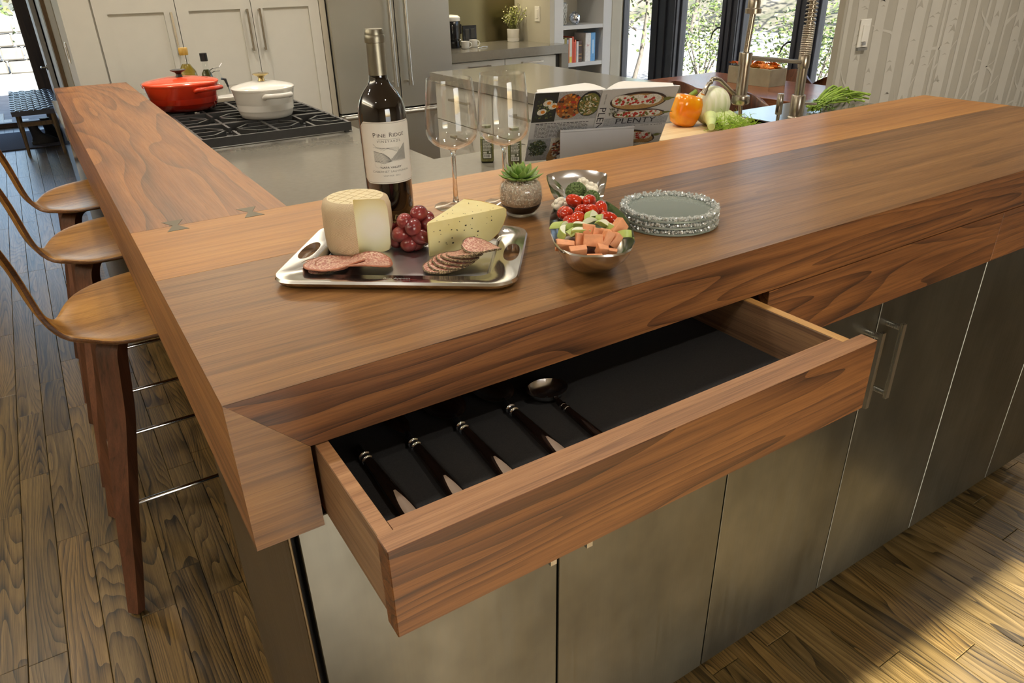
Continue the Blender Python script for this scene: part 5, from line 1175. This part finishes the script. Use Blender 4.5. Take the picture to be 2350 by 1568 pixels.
def salami(x, y, z, r, rot, label, grp, crust, th=.0022, sag=.0, mat=None):
    t = thing('salami_slice', label, 'salami', (x, y, z), 0, grp); t.rotation_euler = rot; rr = random.Random(int(x * 9999))
    rad = [r * (1 + rr.uniform(-.025, .025)) for _ in range(36)]
    def ring(s_, h): return [(rad[k] * s_ * math.cos(k * PI / 18) * 1.06, rad[k] * s_ * math.sin(k * PI / 18), h + sag * s_ * s_ * math.cos(k * PI / 9)) for k in range(36)]
    g = Geo(); g.loft([ring(.02, 0), ring(.5, 0), ring(.95, 0), ring(.95, th), ring(.5, th), ring(.02, th)]); g.done('slice', mat or M_sal, t, smooth=40, local=True)
    g = Geo(); rings = [ring(.945, -.0002), ring(1.0, .0002), ring(1.012, th * .5), ring(1.0, th - .0001), ring(.945, th + .0003)]
    g.loft(rings, False, False); g.done('crust', crust, t, smooth=60, local=True); return t
zt = TB + .0004
for k, (x, y, z, r, rot, lab) in enumerate(((.203, .292, .0030, .030, (.05, -.02, .3), 'pale salami slice at the bottom left of the left-hand pile'), (.211, .287, .0055, .032, (.04, .05, .9), 'pale salami slice, second from the left in the left-hand pile'),
    (.228, .277, .0080, .034, (.05, .09, 2.0), 'pale salami slice with curled upper edge in the middle of the left-hand pile'), (.259, .254, .0090, .036, (.03, .10, 1.0), 'large pale salami slice lying on top of the left-hand pile'))):
    salami(x, y, zt + z, r, rot, lab, 'pale salami slices on the left of the tray', M_cas if k else M_pep, .0022, .0015 * k)
lab_r = ('outermost left', 'second from the left', 'third from the left', 'fourth from the left', 'fifth from the left', 'sixth from the left', 'seventh from the left')
for k in range(7):
    f = k / 6; salami(lerp(.3435, .385, f), lerp(.1890, .1835, f), zt + lerp(.004, .0165, f), .026, (lerp(.02, .06, f), lerp(-.06, -.20, f), .35 + k * .7), 'pepper-crusted salami slice, %s in the fanned right-hand row' % lab_r[k], 'pepper-crusted salami slices fanned on the right of the tray', M_pep, .0026)
salami(.4035, .1795, zt + .0225, .0275, (.10, .12, .2), 'large folded pepper-crusted salami slice on top of the right-hand row', 'pepper-crusted salami slices fanned on the right of the tray', M_pep, .0026, -.004)

# ------------------------------------------------------------------ wine bottle
wb = thing('wine_bottle', 'full bottle of red wine with a cream label and silver capsule', 'bottle', (.400, .486, T))
g = Geo(); g.lathe([(0, .004), (.030, .002), (.0365, 0), (.0385, .004), (.0388, .02), (.0391, .10), (.0394, .172), (.0382, .184), (.0345, .197), (.027, .209), (.019, .2185), (.0155, .227), (.0142, .240), (.0138, .29), (.0138, .298), (0, .298)], 64); 
tb = NT('dark_bottle_glass'); g.done('glass', tb.out(rgb(20, 12, 9), .03, **{'Coat_Weight': 1.0, 'Coat_Roughness': .02, 'Specular_IOR_Level': .6}), wb, smooth=50, local=True)
M_cap = metal('pewter_capsule', rgb(150, 146, 132), .38)
g = Geo(); g.lathe([(.01445, .2335), (.0150, .234), (.0146, .272), (.0145, .2815), (.0160, .2822), (.0164, .288), (.0160, .2925), (.0152, .2935), (.0150, .300), (.0138, .3018), (0, .302)], 40); g.done('capsule', M_cap, wb, smooth=35, local=True)
LR = .0397; FA = -1.913 + .115   # the label faces the camera, turned a little
def onb(u, z, off=0.0):
    a = FA + u / LR; return ((LR + off) * math.cos(a), (LR + off) * math.sin(a), z)
LWD = .104; L0, L1 = .066, .166; ch = .008
def labring(inset, off):
    w_ = LWD / 2 - inset; a, b = L0 + inset, L1 - inset; c = ch; p = []
    us = [-w_ + c + (2 * w_ - 2 * c) * k / 24 for k in range(25)]
    return us, w_, a, b, c
g = Geo(); cols = 32; colz = []
for k in range(cols + 1):
    u = -LWD / 2 + LWD * k / cols; d_ = max(0, ch - (LWD / 2 - abs(u))); colz.append((u, L0 + d_, L1 - d_))
rings = [[onb(u, z0), onb(u, z1), onb(u, z1, .0003), onb(u, z0, .0003)] for u, z0, z1 in colz]
g.loft(rings); lab = g.done('label', plain('label_paper', rgb(234, 233, 226), .55, .015, 80), wb, smooth=60, local=True)
g = Geo(); off = .00042
def stroke(pts, w_):
    for (u0, z0), (u1, z1) in zip(pts, pts[1:]):
        n_ = max(1, int(abs(u1 - u0) / .004)); L = math.hypot(u1 - u0, z1 - z0) or 1; nx, nz = -(z1 - z0) / L * w_ / 2, (u1 - u0) / L * w_ / 2
        for q in range(n_):
            a = (lerp(u0, u1, q / n_), lerp(z0, z1, q / n_)); b = (lerp(u0, u1, (q + 1) / n_), lerp(z0, z1, (q + 1) / n_))
            g.quad(onb(a[0] - nx, a[1] - nz, off), onb(b[0] - nx, b[1] - nz, off), onb(b[0] + nx, b[1] + nz, off), onb(a[0] + nx, a[1] + nz, off))
w_ = LWD / 2 - .0022; a, b = L0 + .0022, L1 - .0022; c = ch - .001
stroke([(-w_ + c, a), (w_ - c, a), (w_, a + c), (w_, b - c), (w_ - c, b), (-w_ + c, b), (-w_, b - c), (-w_, a + c), (-w_ + c, a)], .00035)
def lt(s_, size, u, z, sx=1.0, bold=0, sp=None):
    put_text(g, s_, size, lambda x, y: onb(u + x, z + y, off), g.mi, sx=sx, bold=bold)
lt('P', .0100, -.0235, .1452, 1.05); lt('INE', .0078, -.0118, .1446, 1.25); lt('R', .0100, .0035, .1452, 1.05); lt('IDGE', .0078, .0175, .1446, 1.22)
stroke([(-.018, .1388), (.018, .1388)], .0003); lt('V I N E Y A R D S', .0052, 0, .1352, 1.02)
g.mi = 1
RR = random.Random(2)
for k in range(15):   # vineyard rows sweeping down to the middle
    stroke([(-.027, .119 - k * .0011), (-.027 + .016, .1165 - k * .0012), (-.002 + k * .0004, max(.1035, .109 - k * .0006))], .0005)
stroke([(-.027, .120), (-.014, .1165), (-.002, .1085), (.0, .1045)], .0009)
for k in range(30): u = .001 + k * .0009; h = .105 + (k * .0009) * .92; stroke([(u, .1042), (u, h)], .00055); stroke([(u, h), (u + .0006, h + RR.uniform(.001, .0028))], .0004)
for k in range(6): stroke([(-.027 + k * .003, .1265 - k * .0012), (-.012 + k * .002, .1245 + .0006 * math.sin(k)), (.008 + k * .001, .1255 - k * .0016), (.016, .1245 - k * .001)], .0003)
stroke([(-.027, .1315), (-.022, .1265), (-.010, .1245)], .0005); stroke([(-.027, .1035), (.0275, .1035)], .0003)
stroke([(-.0215 + .0055 * math.cos(q * .42), .0985 + .0055 * math.sin(q * .42)) for q in range(16)], .0002)
g.mi = 0
lt('NAPA VALLEY', .0044, 0, .0930, 1.3, .00006); g.mi = 1; lt('CABERNET SAUVIGNON', .0046, 0, .0862, 1.28); lt('VINTAGE  2012', .0033, 0, .0793, 1.3)
g.done('label_print', [plain('label_ink', rgb(62, 60, 58), .6), plain('label_ink_grey', rgb(128, 128, 124), .6)], lab, local=False, recalc=False).matrix_parent_inverse = Matrix.Identity(4)

# ------------------------------------------------------------------ wine glasses
def wine_glass(x, y, hh, label):
    t = thing('wine_glass', label, 'wine glass', (x, y, T), 0, 'empty stemmed wine glasses')
    k = hh / .220
    foot = [(0, .0006), (.0385, .0004), (.0392, .0012), (.036, .0022), (.018, .0040), (.0062, .0085)]
    stem = [(0, .0085), (.0062, .0085), (.0042, .016), (.0038, .05), (.0038, .088), (.0046, .0985), (.0085, .1025), (0, .1035)]
    bowl = [(.0085, .1025), (.020, .106), (.033, .1125), (.0415, .1215), (.0450, .1315), (.0452, .142), (.0440, .165), (.0416, .195), (.0392, .2195), (.0388, .2203), (.0382, .2197), (.0406, .195), (.0430, .165), (.0441, .142), (.0438, .132), (.0404, .1228), (.032, .1145), (.019, .1082), (.008, .1055), (0, .1048)]
    M_tg = bpy.data.materials.get('wine_glass_thin') or pane_glass('wine_glass_thin', .055, .85, (.975, .98, .977, 1), 3.0)
    for n_, pf, mt in (('foot', foot, M_tg), ('stem', stem, M_glass), ('bowl', bowl, M_tg)):
        g = Geo(); g.lathe([(r, z * k) for r, z in pf], 56); g.done(n_, mt, t, smooth=70, local=True)
    return t
wine_glass(.518, .468, .2200, 'empty wine glass, left and nearer one, beside the wine bottle'); wine_glass(.601, .432, .2245, 'empty wine glass, right one, behind the succulent')

# ------------------------------------------------------------------ succulent in a pebble jar
sj = thing('succulent_jar', 'green succulent growing in a round glass jar of tan pebbles', 'plant', (.587, .357, T))
g = Geo(); g.lathe([(0, .0006), (.022, .0003), (.027, .003), (.033, .012), (.0378, .024), (.0390, .034), (.0375, .047), (.0345, .055), (.0315, .0590), (.0312, .0620), (.0330, .0650), (.0334, .0665), (.0322, .0670), (.0298, .0625), (.0300, .059), (.0330, .0540), (.0360, .046), (.0374, .034), (.0362, .0245), (.0316, .0135), (.025, .006), (0, .0050)], 56)
g.done('jar', M_pane if False else pane_glass('jar_thin_glass'), sj, smooth=70, local=True)
g = Geo(); g.lathe([(0, .0055), (.0245, .0064), (.0312, .0138), (.0340, .019), (.0325, .0205), (0, .0205)], 40); g.done('soil', M_black, sj, smooth=40, local=True)
g = Geo(); g.lathe([(0, .0207), (.0330, .0207), (.0352, .027), (.0355, .034), (.0340, .046), (.0312, .0535), (.0282, .0575), (0, .0590)], 40); g.done('gravel_core', plain('gravel_base', rgb(214, 194, 172), .8, .3, 200), sj, smooth=40, local=True)
R = random.Random(12); g = Geo()
def gr_r(z):
    P = [(.0207, .0325), (.027, .0352), (.034, .0358), (.046, .0342), (.0535, .0314), (.0575, .0286)]
    for (z0, r0), (z1, r1) in zip(P, P[1:]):
        if z <= z1: return lerp(r0, r1, (z - z0) / (z1 - z0))
    return P[-1][1]
for k in range(950):
    z = R.uniform(.0212, .0575) if k < 820 else .0585; a = R.uniform(0, 6.283); r_ = gr_r(min(z, .0575)) - .0008 if k < 820 else .028 * math.sqrt(R.random())
    g.mi = R.randint(0, 2); s_ = R.uniform(.0010, .0018); g.ell((r_ * math.cos(a), r_ * math.sin(a), z), (s_ * 1.3, s_, s_ * .9), Euler((R.random() * 3, R.random() * 3, R.random() * 3)), 6, 4)
o = g.done('pebbles', [plain('pebble_tan', rgb(240, 226, 206), .6), plain('pebble_pink', rgb(226, 202, 182), .6), plain('pebble_cream', rgb(248, 242, 230), .6)], sj, local=True); o['kind'] = 'stuff'
M_suc = NT('succulent_leaf'); v = M_suc.coord(2); sx = M_suc.noise(v, 60, 2); M_suc = M_suc.out(M_suc.ramp(sx, ((.3, rgb(92, 132, 54)), (.7, rgb(156, 182, 98)))), .38, **{'Subsurface_Weight': .1, 'Subsurface_Radius': (.003, .006, .002)})
for ring, (n_, L, el_, z0, r0) in enumerate(((9, .034, .10, .0625, .007), (8, .031, .45, .0645, .006), (6, .026, .85, .0665, .004), (4, .018, 1.2, .069, .002))):
    for k in range(n_):
        a = 2 * PI * k / n_ + ring * .37; g = Geo(); rings = []
        for q in range(9):
            f = q / 8; w_ = .0076 * (math.sin(PI * min(1, f * .82 + .12)) ** .8) * (1 - f ** 6) * (L / .032) + .0002; th = w_ * .42
            e_ = el_ + .35 * f; x = r0 + L * f * math.cos(el_ + .2 * f); z = z0 + L * f * math.sin(el_ + .2 * f)
            rings.append([(x - math.sin(e_) * th * math.sin(b), w_ * math.cos(b), z + math.cos(e_) * th * (math.sin(b) if math.sin(b) < 0 else math.sin(b) * .45)) for b in [j * PI / 6 for j in range(12)]])
        g.loft(rings); g.done('leaf', M_suc, sj, smooth=80, local=True, rot=(0, 0, a))
g = Geo(); g.cyl(0, 0, .055, .072, .006, 10); g.done('stem', M_suc, sj, local=True)

# ------------------------------------------------------------------ fish-shaped dish with vegetables
DC = Vector((.565, .143)); DA = 1.0; DMx = Matrix.Translation((DC.x, DC.y, T)) @ Matrix.Rotation(DA, 4, 'Z')
fd = thing('fish_dish', 'polished metal fish-shaped serving dish filled with raw vegetables', 'dish', (DC.x, DC.y, T))
half = [(-.162, .0, .050), (-.1605, .018, .050), (-.154, .033, .050), (-.137, .0465, .050), (-.108, .0545, .050), (-.07, .0580, .051), (-.03, .0580, .051), (.01, .0555, .051), (.045, .0500, .050), (.078, .0420, .049), (.105, .0335, .047), (.125, .0275, .046), (.145, .0248, .047), (.165, .0262, .050), (.183, .0330, .054), (.200, .0430, .058), (.212, .0530, .060), (.220, .0500, .060), (.232, .037, .0605), (.241, .020, .061), (.245, 0, .061)]
outl2 = half + [(u, -v, z) for u, v, z in half[-2:0:-1]]
bc = Vector((-.045, 0))
def dring(f, gz_, lift=0.0, tail=True):
    out_ = []
    for u, v, z in outl2:
        tt = max(0.0, min(1.0, (u - .09) / .1)); ff = f if not tail else lerp(f, 1 - (1 - f) * .35, tt); gg = lerp(gz_, 1 - (1 - gz_) * .42, tt)
        fu = f if not tail else lerp(f, 1 - (1 - f) * .28, tt)
        out_.append(tuple(DMx @ Vector((bc.x + (u - bc.x) * fu, v * ff, z * gg + lift))))
    return out_
g = Geo(); g.loft([dring(.30, 0.0), dring(.42, .02), dring(.62, .22), dring(.82, .55), dring(.95, .85), dring(1.0, 1.0), dring(.985, 1.0, .0022), dring(.95, .93, .002), dring(.86, .74, .002), dring(.72, .60, .001), dring(.4, .54, .001)])
g.done('dish_body', M_pewter, fd, smooth=60)
VZ = .030
def vt(name, label, cat, x, y, z, grp): return thing(name, label, cat, (x, y, T + z), 0, grp)
M_tom = NT('cherry_tomato'); v = M_tom.coord(3); n1 = M_tom.noise(v, 40, 2); M_tom = M_tom.out(M_tom.ramp(n1, ((.3, rgb(172, 36, 18)), (.7, rgb(206, 62, 26)))), .12, **{'Coat_Weight': .5, 'Coat_Roughness': .06, 'Subsurface_Weight': .1, 'Subsurface_Radius': (.006, .002, .001)})
g = Geo(); g.ell((0, 0, 0), (.0148, .0102, .0102), None, 20, 14); tom_me = g.done('x', M_tom, smooth=180); tm = tom_me.data; bpy.data.objects.remove(tom_me)
g = Geo(); g.lathe([(0, .0), (.0012, .0003), (.0008, .0008), (0, .0009)], 8); sc_o = g.done('x', plain('stem_scar', rgb(120, 90, 40), .7)); scm = sc_o.data; bpy.data.objects.remove(sc_o)
for k, (x, y, z, a, b, lab) in enumerate(((.573, .186, .065, -.3, .5, 'cherry tomato at the top left of the heap, by the cauliflower'), (.591, .173, .065, .6, .1, 'cherry tomato at the top of the heap, below the broccoli'), (.586, .139, .063, 1.0, -.3, 'pointed cherry tomato at the right shoulder of the heap'),
    (.530, .148, .063, .9, .1, 'long cherry tomato at the lower left of the heap'), (.562, .152, .060, .2, 0, 'cherry tomato in the very middle of the heap'), (.567, .135, .062, .3, .8, 'cherry tomato right of the middle, above the white celery'), (.539, .166, .058, .5, .1, 'small half-hidden cherry tomato at the left edge of the heap'),
    (.531, .122, .062, .4, .1, 'cherry tomato at the bottom of the heap, against the celery'), (.573, .104, .058, -.9, .3, 'cherry tomato at the far right of the dish beside the rim'), (.521, .127, .057, 1.3, 0, 'small round cherry tomato tucked at the bottom left of the heap'))):
    t = vt('cherry_tomato', lab, 'tomato', x, y, z, 'cherry tomatoes in the fish dish'); t.rotation_euler = (0, b, a)
    mobj('skin', tm, t, True); mobj('stem_scar', scm, t, True, loc=(.0146, 0, 0), rot=(0, PI / 2, 0))
R = random.Random(31)
M_cel = plain('celery_green', rgb(176, 194, 104), .4, .12, 60); M_celw = plain('celery_cut', rgb(228, 232, 206), .5, .04, 90)
def celery(x, y, z, L, h, rot, label):
    z += .004; L *= 1.2; h *= 1.1
    if x < .505: x += .005; y -= .001
    t = vt('celery_piece', label, 'celery', x, y, z, 'sliced celery in the fish dish'); t.rotation_euler = rot
    n_ = 10; out_ = []; inn = []
    for k in range(n_ + 1):
        a = lerp(-1.15, 1.15, k / n_); out_.append((L * .55 * math.sin(a), L * .62 * math.cos(a) - L * .42)); th = .30 * (1 - .75 * (abs(a) / 1.15) ** 2); inn.append((L * .52 * math.sin(a), L * (.62 - th * 1.1) * math.cos(a) - L * .40))
    poly = out_ + inn[::-1]
    g = Geo(); g.prism(poly, -h / 2, h / 2); g.done('stalk', M_cel, t, local=True, bevel=.0006)
    g = Geo(); cx = sum(p[0] for p in poly) / len(poly); cy = sum(p[1] for p in poly) / len(poly); pz = [(cx + (a - cx) * .93, cy + (b - cy) * .90) for a, b in poly]
    g._new([(a, b, h / 2 + .0002) for a, b in pz], [tuple(range(len(pz)))]); g._new([(a, b, -h / 2 - .0002) for a, b in pz], [tuple(range(len(pz)))]); g.done('cut_end', M_celw, t, local=True); return t
for (x, y, z, L, h, rot, lab) in (((.4985, .128, .052, .022, .018, (1.3, .2, .2), 'big green celery chunk at the left rim of the dish')), ((.512, .113, .052, .020, .008, (.5, .1, 2.6), 'thin flat celery slice just under the lowest tomatoes')), ((.520, .105, .054, .021, .008, (.2, .2, -.2), 'pale celery slice left of the upright one')),
    ((.485, .105, .050, .023, .012, (.3, -.2, .9), 'white-centred celery slice at the far left of the dish')), ((.4915, .094, .052, .019, .012, (1.2, .3, 1.4), 'rounded green celery piece left of the carrots')), ((.500, .085, .053, .024, .010, (.2, .1, -.3), 'wide white celery slice just above the carrots')),
    ((.548, .114, .062, .025, .009, (1.1, .2, .4), 'upright white celery slice in the middle of the dish')), ((.538, .105, .057, .023, .009, (1.2, -.4, -.7), 'tilted celery slice leaning on the upright one')), ((.560, .108, .058, .018, .009, (1.3, .1, .6), 'small green celery bit right of the upright slice')),
    ((.549, .086, .056, .021, .009, (.9, .6, -.3), 'pale curved celery slice above the right-hand carrots')), ((.555, .080, .051, .017, .010, (.4, .1, 1.1), 'green celery bit behind the topmost right carrot')), ((.562, .074, .051, .018, .010, (.3, -.2, .2), 'light celery piece by the right rim of the dish')), ((.556, .052, .048, .019, .010, (.6, .3, 2.2), 'celery piece squeezed between carrots and right rim'))):
    celery(x, y, z, L, h, rot, lab)
M_car = plain('carrot_chunk', rgb(222, 152, 104), .5, .10, 120)
M_carc = plain('carrot_core', rgb(236, 164, 100), .5, .10, 160)
def carrot(x, y, z, sx, sy, sz, rot, label):
    sx *= .88; sy *= .90; sz *= .86; z -= .004; x += .0034; y += .0052
    if y < .052: x += .005; y += .008
    t = vt('carrot_chunk', label, 'carrot', x, y, z, 'carrot chunks in the fish dish'); t.rotation_euler = rot; rr = random.Random(int(x * 77777 + y * 999)); j = lambda s_: s_ * rr.uniform(.78, 1.1)
    g = Geo(); g.hexa([(-j(sx), -j(sy), -j(sz)), (j(sx), -j(sy), -j(sz)), (j(sx), j(sy), -j(sz)), (-j(sx), j(sy), -j(sz)), (-j(sx), -j(sy), j(sz)), (j(sx), -j(sy), j(sz)), (j(sx), j(sy) * .75, j(sz)), (-j(sx), j(sy), j(sz))])
    g.done('chunk', M_car, t, local=True, bevel=.0014, seg=2); return t
for (x, y, z, sx, sy, sz, rot, lab) in ((.471, .071, .050, .0165, .0085, .0075, (.2, .15, -.55), 'wide carrot chunk at the left end of the carrots'), (.4765, .083, .051, .012, .004, .003, (.3, .1, -.5), 'thin carrot sliver above the left-hand chunk'), (.4915, .066, .054, .0058, .0075, .0125, (-.35, .1, -.5), 'upright narrow carrot stick in the left half'),
    (.5145, .075, .058, .010, .008, .015, (-.3, .1, -.6), 'tall carrot chunk below the upright celery slice'), (.522, .066, .058, .009, .006, .0105, (-.4, .3, -.4), 'flat-faced carrot chunk in the middle of the carrots'), (.499, .044, .055, .0155, .011, .010, (-.5, .1, -.55), 'largest carrot chunk at the front centre'),
    (.537, .065, .054, .0095, .0085, .010, (.2, .2, -.2), 'rounded carrot chunk right of the middle'), (.5235, .047, .056, .0075, .0085, .0135, (-.25, .6, -.4), 'slanting carrot stick right of the largest chunk'), (.5605, .066, .059, .0105, .009, .0135, (-.2, .8, -.3), 'topmost carrot chunk by the right rim'),
    (.5310, .0360, .052, .0070, .0080, .0125, (-.2, .75, -.3), 'pale carrot stick along the lower right rim'), (.4675, .0350, .049, .0135, .008, .008, (.1, -.1, -.55), 'flat carrot chunk at the bottom left of the dish'), (.4965, .0205, .049, .0095, .008, .0085, (.2, .2, -.4), 'blocky carrot chunk at the bottom right of the front'),
    (.508, .0135, .046, .0075, .006, .006, (.1, .1, -.7), 'small carrot bit tucked against the front right rim'), (.478, .0125, .045, .0125, .0065, .005, (.1, 0, -.5), 'thin carrot wedge lying lowest at the front rim')):
    carrot(x, y, z, sx, sy, sz, rot, lab)
M_bro = plain('broccoli_head', rgb(88, 106, 58), .8, .45, 500); M_brs = plain('broccoli_stem', rgb(150, 172, 90), .5)
M_cau = plain('cauliflower', rgb(234, 228, 208), .7, .06, 260)
def floret(name, cat, x, y, z, r, label, mat, smat, n_, grp, bump):
    t = vt(name, label, cat, x, y, z, grp); rr = random.Random(int(x * 5000)); g = Geo()
    for k in range(n_):
        d = Vector((rr.gauss(0, 1), rr.gauss(0, 1), abs(rr.gauss(.2, .8)))).normalized(); s_ = r * bump * rr.uniform(.8, 1.25); g.ell(tuple(d * r * (.82 if bump < .2 else .62)), (s_, s_, s_ * .9), None, 8, 5)
    g.ell((0, 0, 0), (r * .86, r * .86, r * .78), None, 14, 8); g.done('head', mat, t, smooth=180, local=True)
    g = Geo(); g.tube([(0, 0, -r * 1.1), (0, 0, -.1 * r)], [r * .35, r * .55], 10); g.done('stem', smat, t, smooth=60, local=True)
floret('broccoli_floret', 'broccoli', .623, .248, .056, .0195, 'large broccoli floret at the left of the dish neck', M_bro, M_brs, 260, 'broccoli florets in the fish dish', .10)
floret('broccoli_floret', 'broccoli', .629, .215, .053, .0150, 'small broccoli floret at the right of the dish neck', M_bro, M_brs, 200, 'broccoli florets in the fish dish', .10)
floret('cauliflower_floret', 'cauliflower', .652, .268, .060, .0135, 'cauliflower floret highest up, in the tail of the dish', M_cau, M_cau, 22, 'cauliflower florets in the fish dish', .34)
floret('cauliflower_floret', 'cauliflower', .647, .241, .058, .0145, 'cauliflower floret between the two broccoli florets', M_cau, M_cau, 22, 'cauliflower florets in the fish dish', .34)
floret('cauliflower_floret', 'cauliflower', .566, .212, .052, .0155, 'cauliflower floret at the left rim beside the tomatoes', M_cau, M_cau, 22, 'cauliflower florets in the fish dish', .34)
floret('cauliflower_floret', 'cauliflower', .601, .207, .052, .0130, 'cauliflower floret peeking out behind the upper tomatoes', M_cau, M_cau, 22, 'cauliflower florets in the fish dish', .34)

# ------------------------------------------------------------------ stacked glass plates
M_pg = NT('greenish_plate_glass'); tr = M_pg.n('BsdfTransparent', Color=(.955, .985, .972, 1)); gl_ = M_pg.n('BsdfGlossy', Color=(1, 1, 1, 1), Roughness=.05); df = M_pg.n('BsdfDiffuse', Color=rgb(206, 220, 208))
m1 = M_pg.n('MixShader', Fac=.36, i1=tr.outputs[0], i2=df.outputs[0]); fr_ = M_pg.n('Fresnel', IOR=1.45); m2 = M_pg.n('MixShader', Fac=fr_.outputs[0], i1=m1.outputs[0], i2=gl_.outputs[0]); oo = M_pg.n('OutputMaterial'); M_pg.t.links.new(m2.outputs[0], oo.inputs['Surface']); M_pg = M_pg.m
M_chip = NT('crushed_glass'); tr = M_chip.n('BsdfTransparent', Color=(.93, .98, .97, 1)); gl_ = M_chip.n('BsdfGlossy', Color=(1, 1, 1, 1), Roughness=.08); df = M_chip.n('BsdfDiffuse', Color=rgb(226, 232, 228))
m1 = M_chip.n('MixShader', Fac=.62, i1=tr.outputs[0], i2=df.outputs[0]); m2 = M_chip.n('MixShader', Fac=.28, i1=m1.outputs[0], i2=gl_.outputs[0]); oo = M_chip.n('OutputMaterial'); M_chip.t.links.new(m2.outputs[0], oo.inputs['Surface']); M_chip = M_chip.m
PR = .0815
g = Geo(); g.lathe([(0, 0), (PR * .96, 0), (PR, .001), (PR, .0034), (PR * .98, .0042), (PR * .72, .0030), (0, .0028)], 72); po = g.done('x', M_pg, smooth=30); pm = po.data; bpy.data.objects.remove(po)
R = random.Random(77)
for k, lab in enumerate(('glass plate with crushed-glass rim, bottom of the stack of three', 'glass plate with crushed-glass rim, middle of the stack of three', 'glass plate with crushed-glass rim, top of the stack of three')):
    t = thing('glass_plate', lab, 'plate', (.7625, .1765, T + .0003 + k * .0105), .8 * k, 'stacked glass plates with crushed-glass rims'); mobj('disc', pm, t, True)
    g = Geo()
    for q in range(900):
        a = R.uniform(0, 6.283); f = R.random(); r_ = PR * lerp(.80, .985, math.sqrt(f)); s_ = R.uniform(.0016, .0034); z = .0040 + R.uniform(0, .0052) * (.35 + .65 * f)
        g.ell((r_ * math.cos(a), r_ * math.sin(a), z), (s_, s_ * .8, s_ * .8), Euler((R.random() * 3, R.random() * 3, R.random() * 3)), 5, 3)
    o = g.done('rim_chips', M_chip, t, local=True); o['kind'] = 'stuff'

# ------------------------------------------------------------------ cutlery in the open drawer
M_hb = plain('dark_horn_handle', rgb(22, 15, 12), .10, .1)
M_hl = plain('pale_inlay', rgb(142, 124, 108), .3, .05)
def utensil(name, cat, x, y0, rz, label, head):
    t = thing(name, label, cat, (x, y0, ZL), rz); zc = .0075
    k = .8 if head == 'ladle' else 1.0
    g = Geo(); rings = []
    for (y, w_, h_) in ((0.0, .0062, .0062), (-.03, .0074, .0068), (-.07, .0092, .0072), (-.105, .0104, .0072), (-.128, .0106, .0068), (-.137, .0090, .006), (-.140, .005, .004)):
        rings.append([(w_ * k * math.cos(a), y, zc + h_ * k * math.sin(a)) for a in [q * PI / 8 for q in range(16)]])
    g.loft(rings); g.done('handle', M_hb, t, smooth=60, local=True)
    g = Geo(); n_ = 10; rings = []
    for q in range(n_ + 1):
        f = q / n_; y = -.075 - .060 * f; w_ = .0066 * k * math.sin(PI * min(.97, .06 + f * .62)) ; rings.append([(x_, y, zc + .0069 * k * math.sqrt(max(.05, 1 - (x_ / (.0105 * k)) ** 2)) + .0006) for x_ in [lerp(-w_, w_, j / 6) for j in range(7)]])
    g.loft(rings, False, False, False); g.done('inlay', M_hl, t, smooth=60, local=True, recalc=True)
    for y in (.003, .0125):
        g = Geo(); g.tube([(0, y - .002, zc), (0, y, zc), (0, y + .002, zc)], [.0066 * k, .0078 * k, .0064 * k], 16); g.done('ring', M_chrome, t, smooth=60, local=True)
    g = Geo(); g.tube([(0, 0, zc), (0, .012, zc), (0, .024, zc + .001), (0, .034, zc + .003)], [.0062 * k, .0060 * k, .0042, .0036], 12); g.done('neck', M_black if head != 'ladle' else M_hb, t, smooth=60, local=True)
    if head in ('spoon', 'ladle'):
        g = Geo(); L, W_ = (.040, .0285) if head == 'spoon' else (.0265, .0280); cy = .028 + L * .96
        dp = .012 if head == 'spoon' else .014; nseg = 32; rings = []
        def rim(s_, z):
            out_ = []
            for q in range(nseg):
                a = 2 * PI * q / nseg; r_ = 1.0
                if head == 'ladle': r_ = 1 + .10 * max(0, math.cos(a)) ** 6 + .10 * max(0, -math.cos(a)) ** 6 - .04 * abs(math.sin(a)) ** 4
                out_.append((W_ * s_ * r_ * math.cos(a), cy + L * s_ * r_ * math.sin(a), z))
            return out_
        for s_, z in ((.05, zc - dp * .62), (.5, zc - dp * .48), (.8, zc - dp * .1), (.97, zc + dp * .45), (1.0, zc + dp * .55), (.975, zc + dp * .56), (.80, zc - dp * .02), (.5, zc - dp * .40), (.05, zc - dp * .54)): rings.append(rim(s_, z))
        g.loft(rings); g.done('bowl', M_silver, t, smooth=70, local=True)
    elif head == 'fork':
        g = Geo(); g.loft([[(-w_, y, z), (w_, y, z), (w_, y, z + .002), (-w_, y, z + .002)] for y, w_, z in ((.03, .003, .010), (.055, .013, .008), (.08, .014, .007))])
        for q in (-.012, -.004, .004, .012): g.box(q - .0018, q + .0018, .08, .13, .007, .009)
        g.done('tines', M_chrome, t, local=True)
    else:
        g = Geo(); g.loft([[(-w_, y, z), (w_, y, z), (w_, y, z + .0018), (-w_, y, z + .0018)] for y, w_, z in ((.07, .003, .008), (.09, .022, .006), (.15, .020, .005), (.18, .004, .005))]); g.done('blade', M_chrome, t, local=True)
    return t
utensil('cake_server', 'server', .147, .022, .0, 'dark-handled cake server, leftmost of the utensils in the open drawer', 'server')
utensil('serving_fork', 'fork', .208, .014, -.03, 'dark-handled serving fork, second utensil from the left in the drawer', 'fork')
utensil('serving_spoon', 'spoon', .275, .013, -.04, 'large serving spoon in the middle of the open drawer', 'spoon')
utensil('serving_spoon', 'spoon', .350, .012, -.04, 'large serving spoon next to the ladle in the drawer', 'spoon')
utensil('sauce_ladle', 'ladle', .4115, -.0215, -.05, 'small shiny double-spouted sauce ladle, rightmost in the drawer', 'ladle')
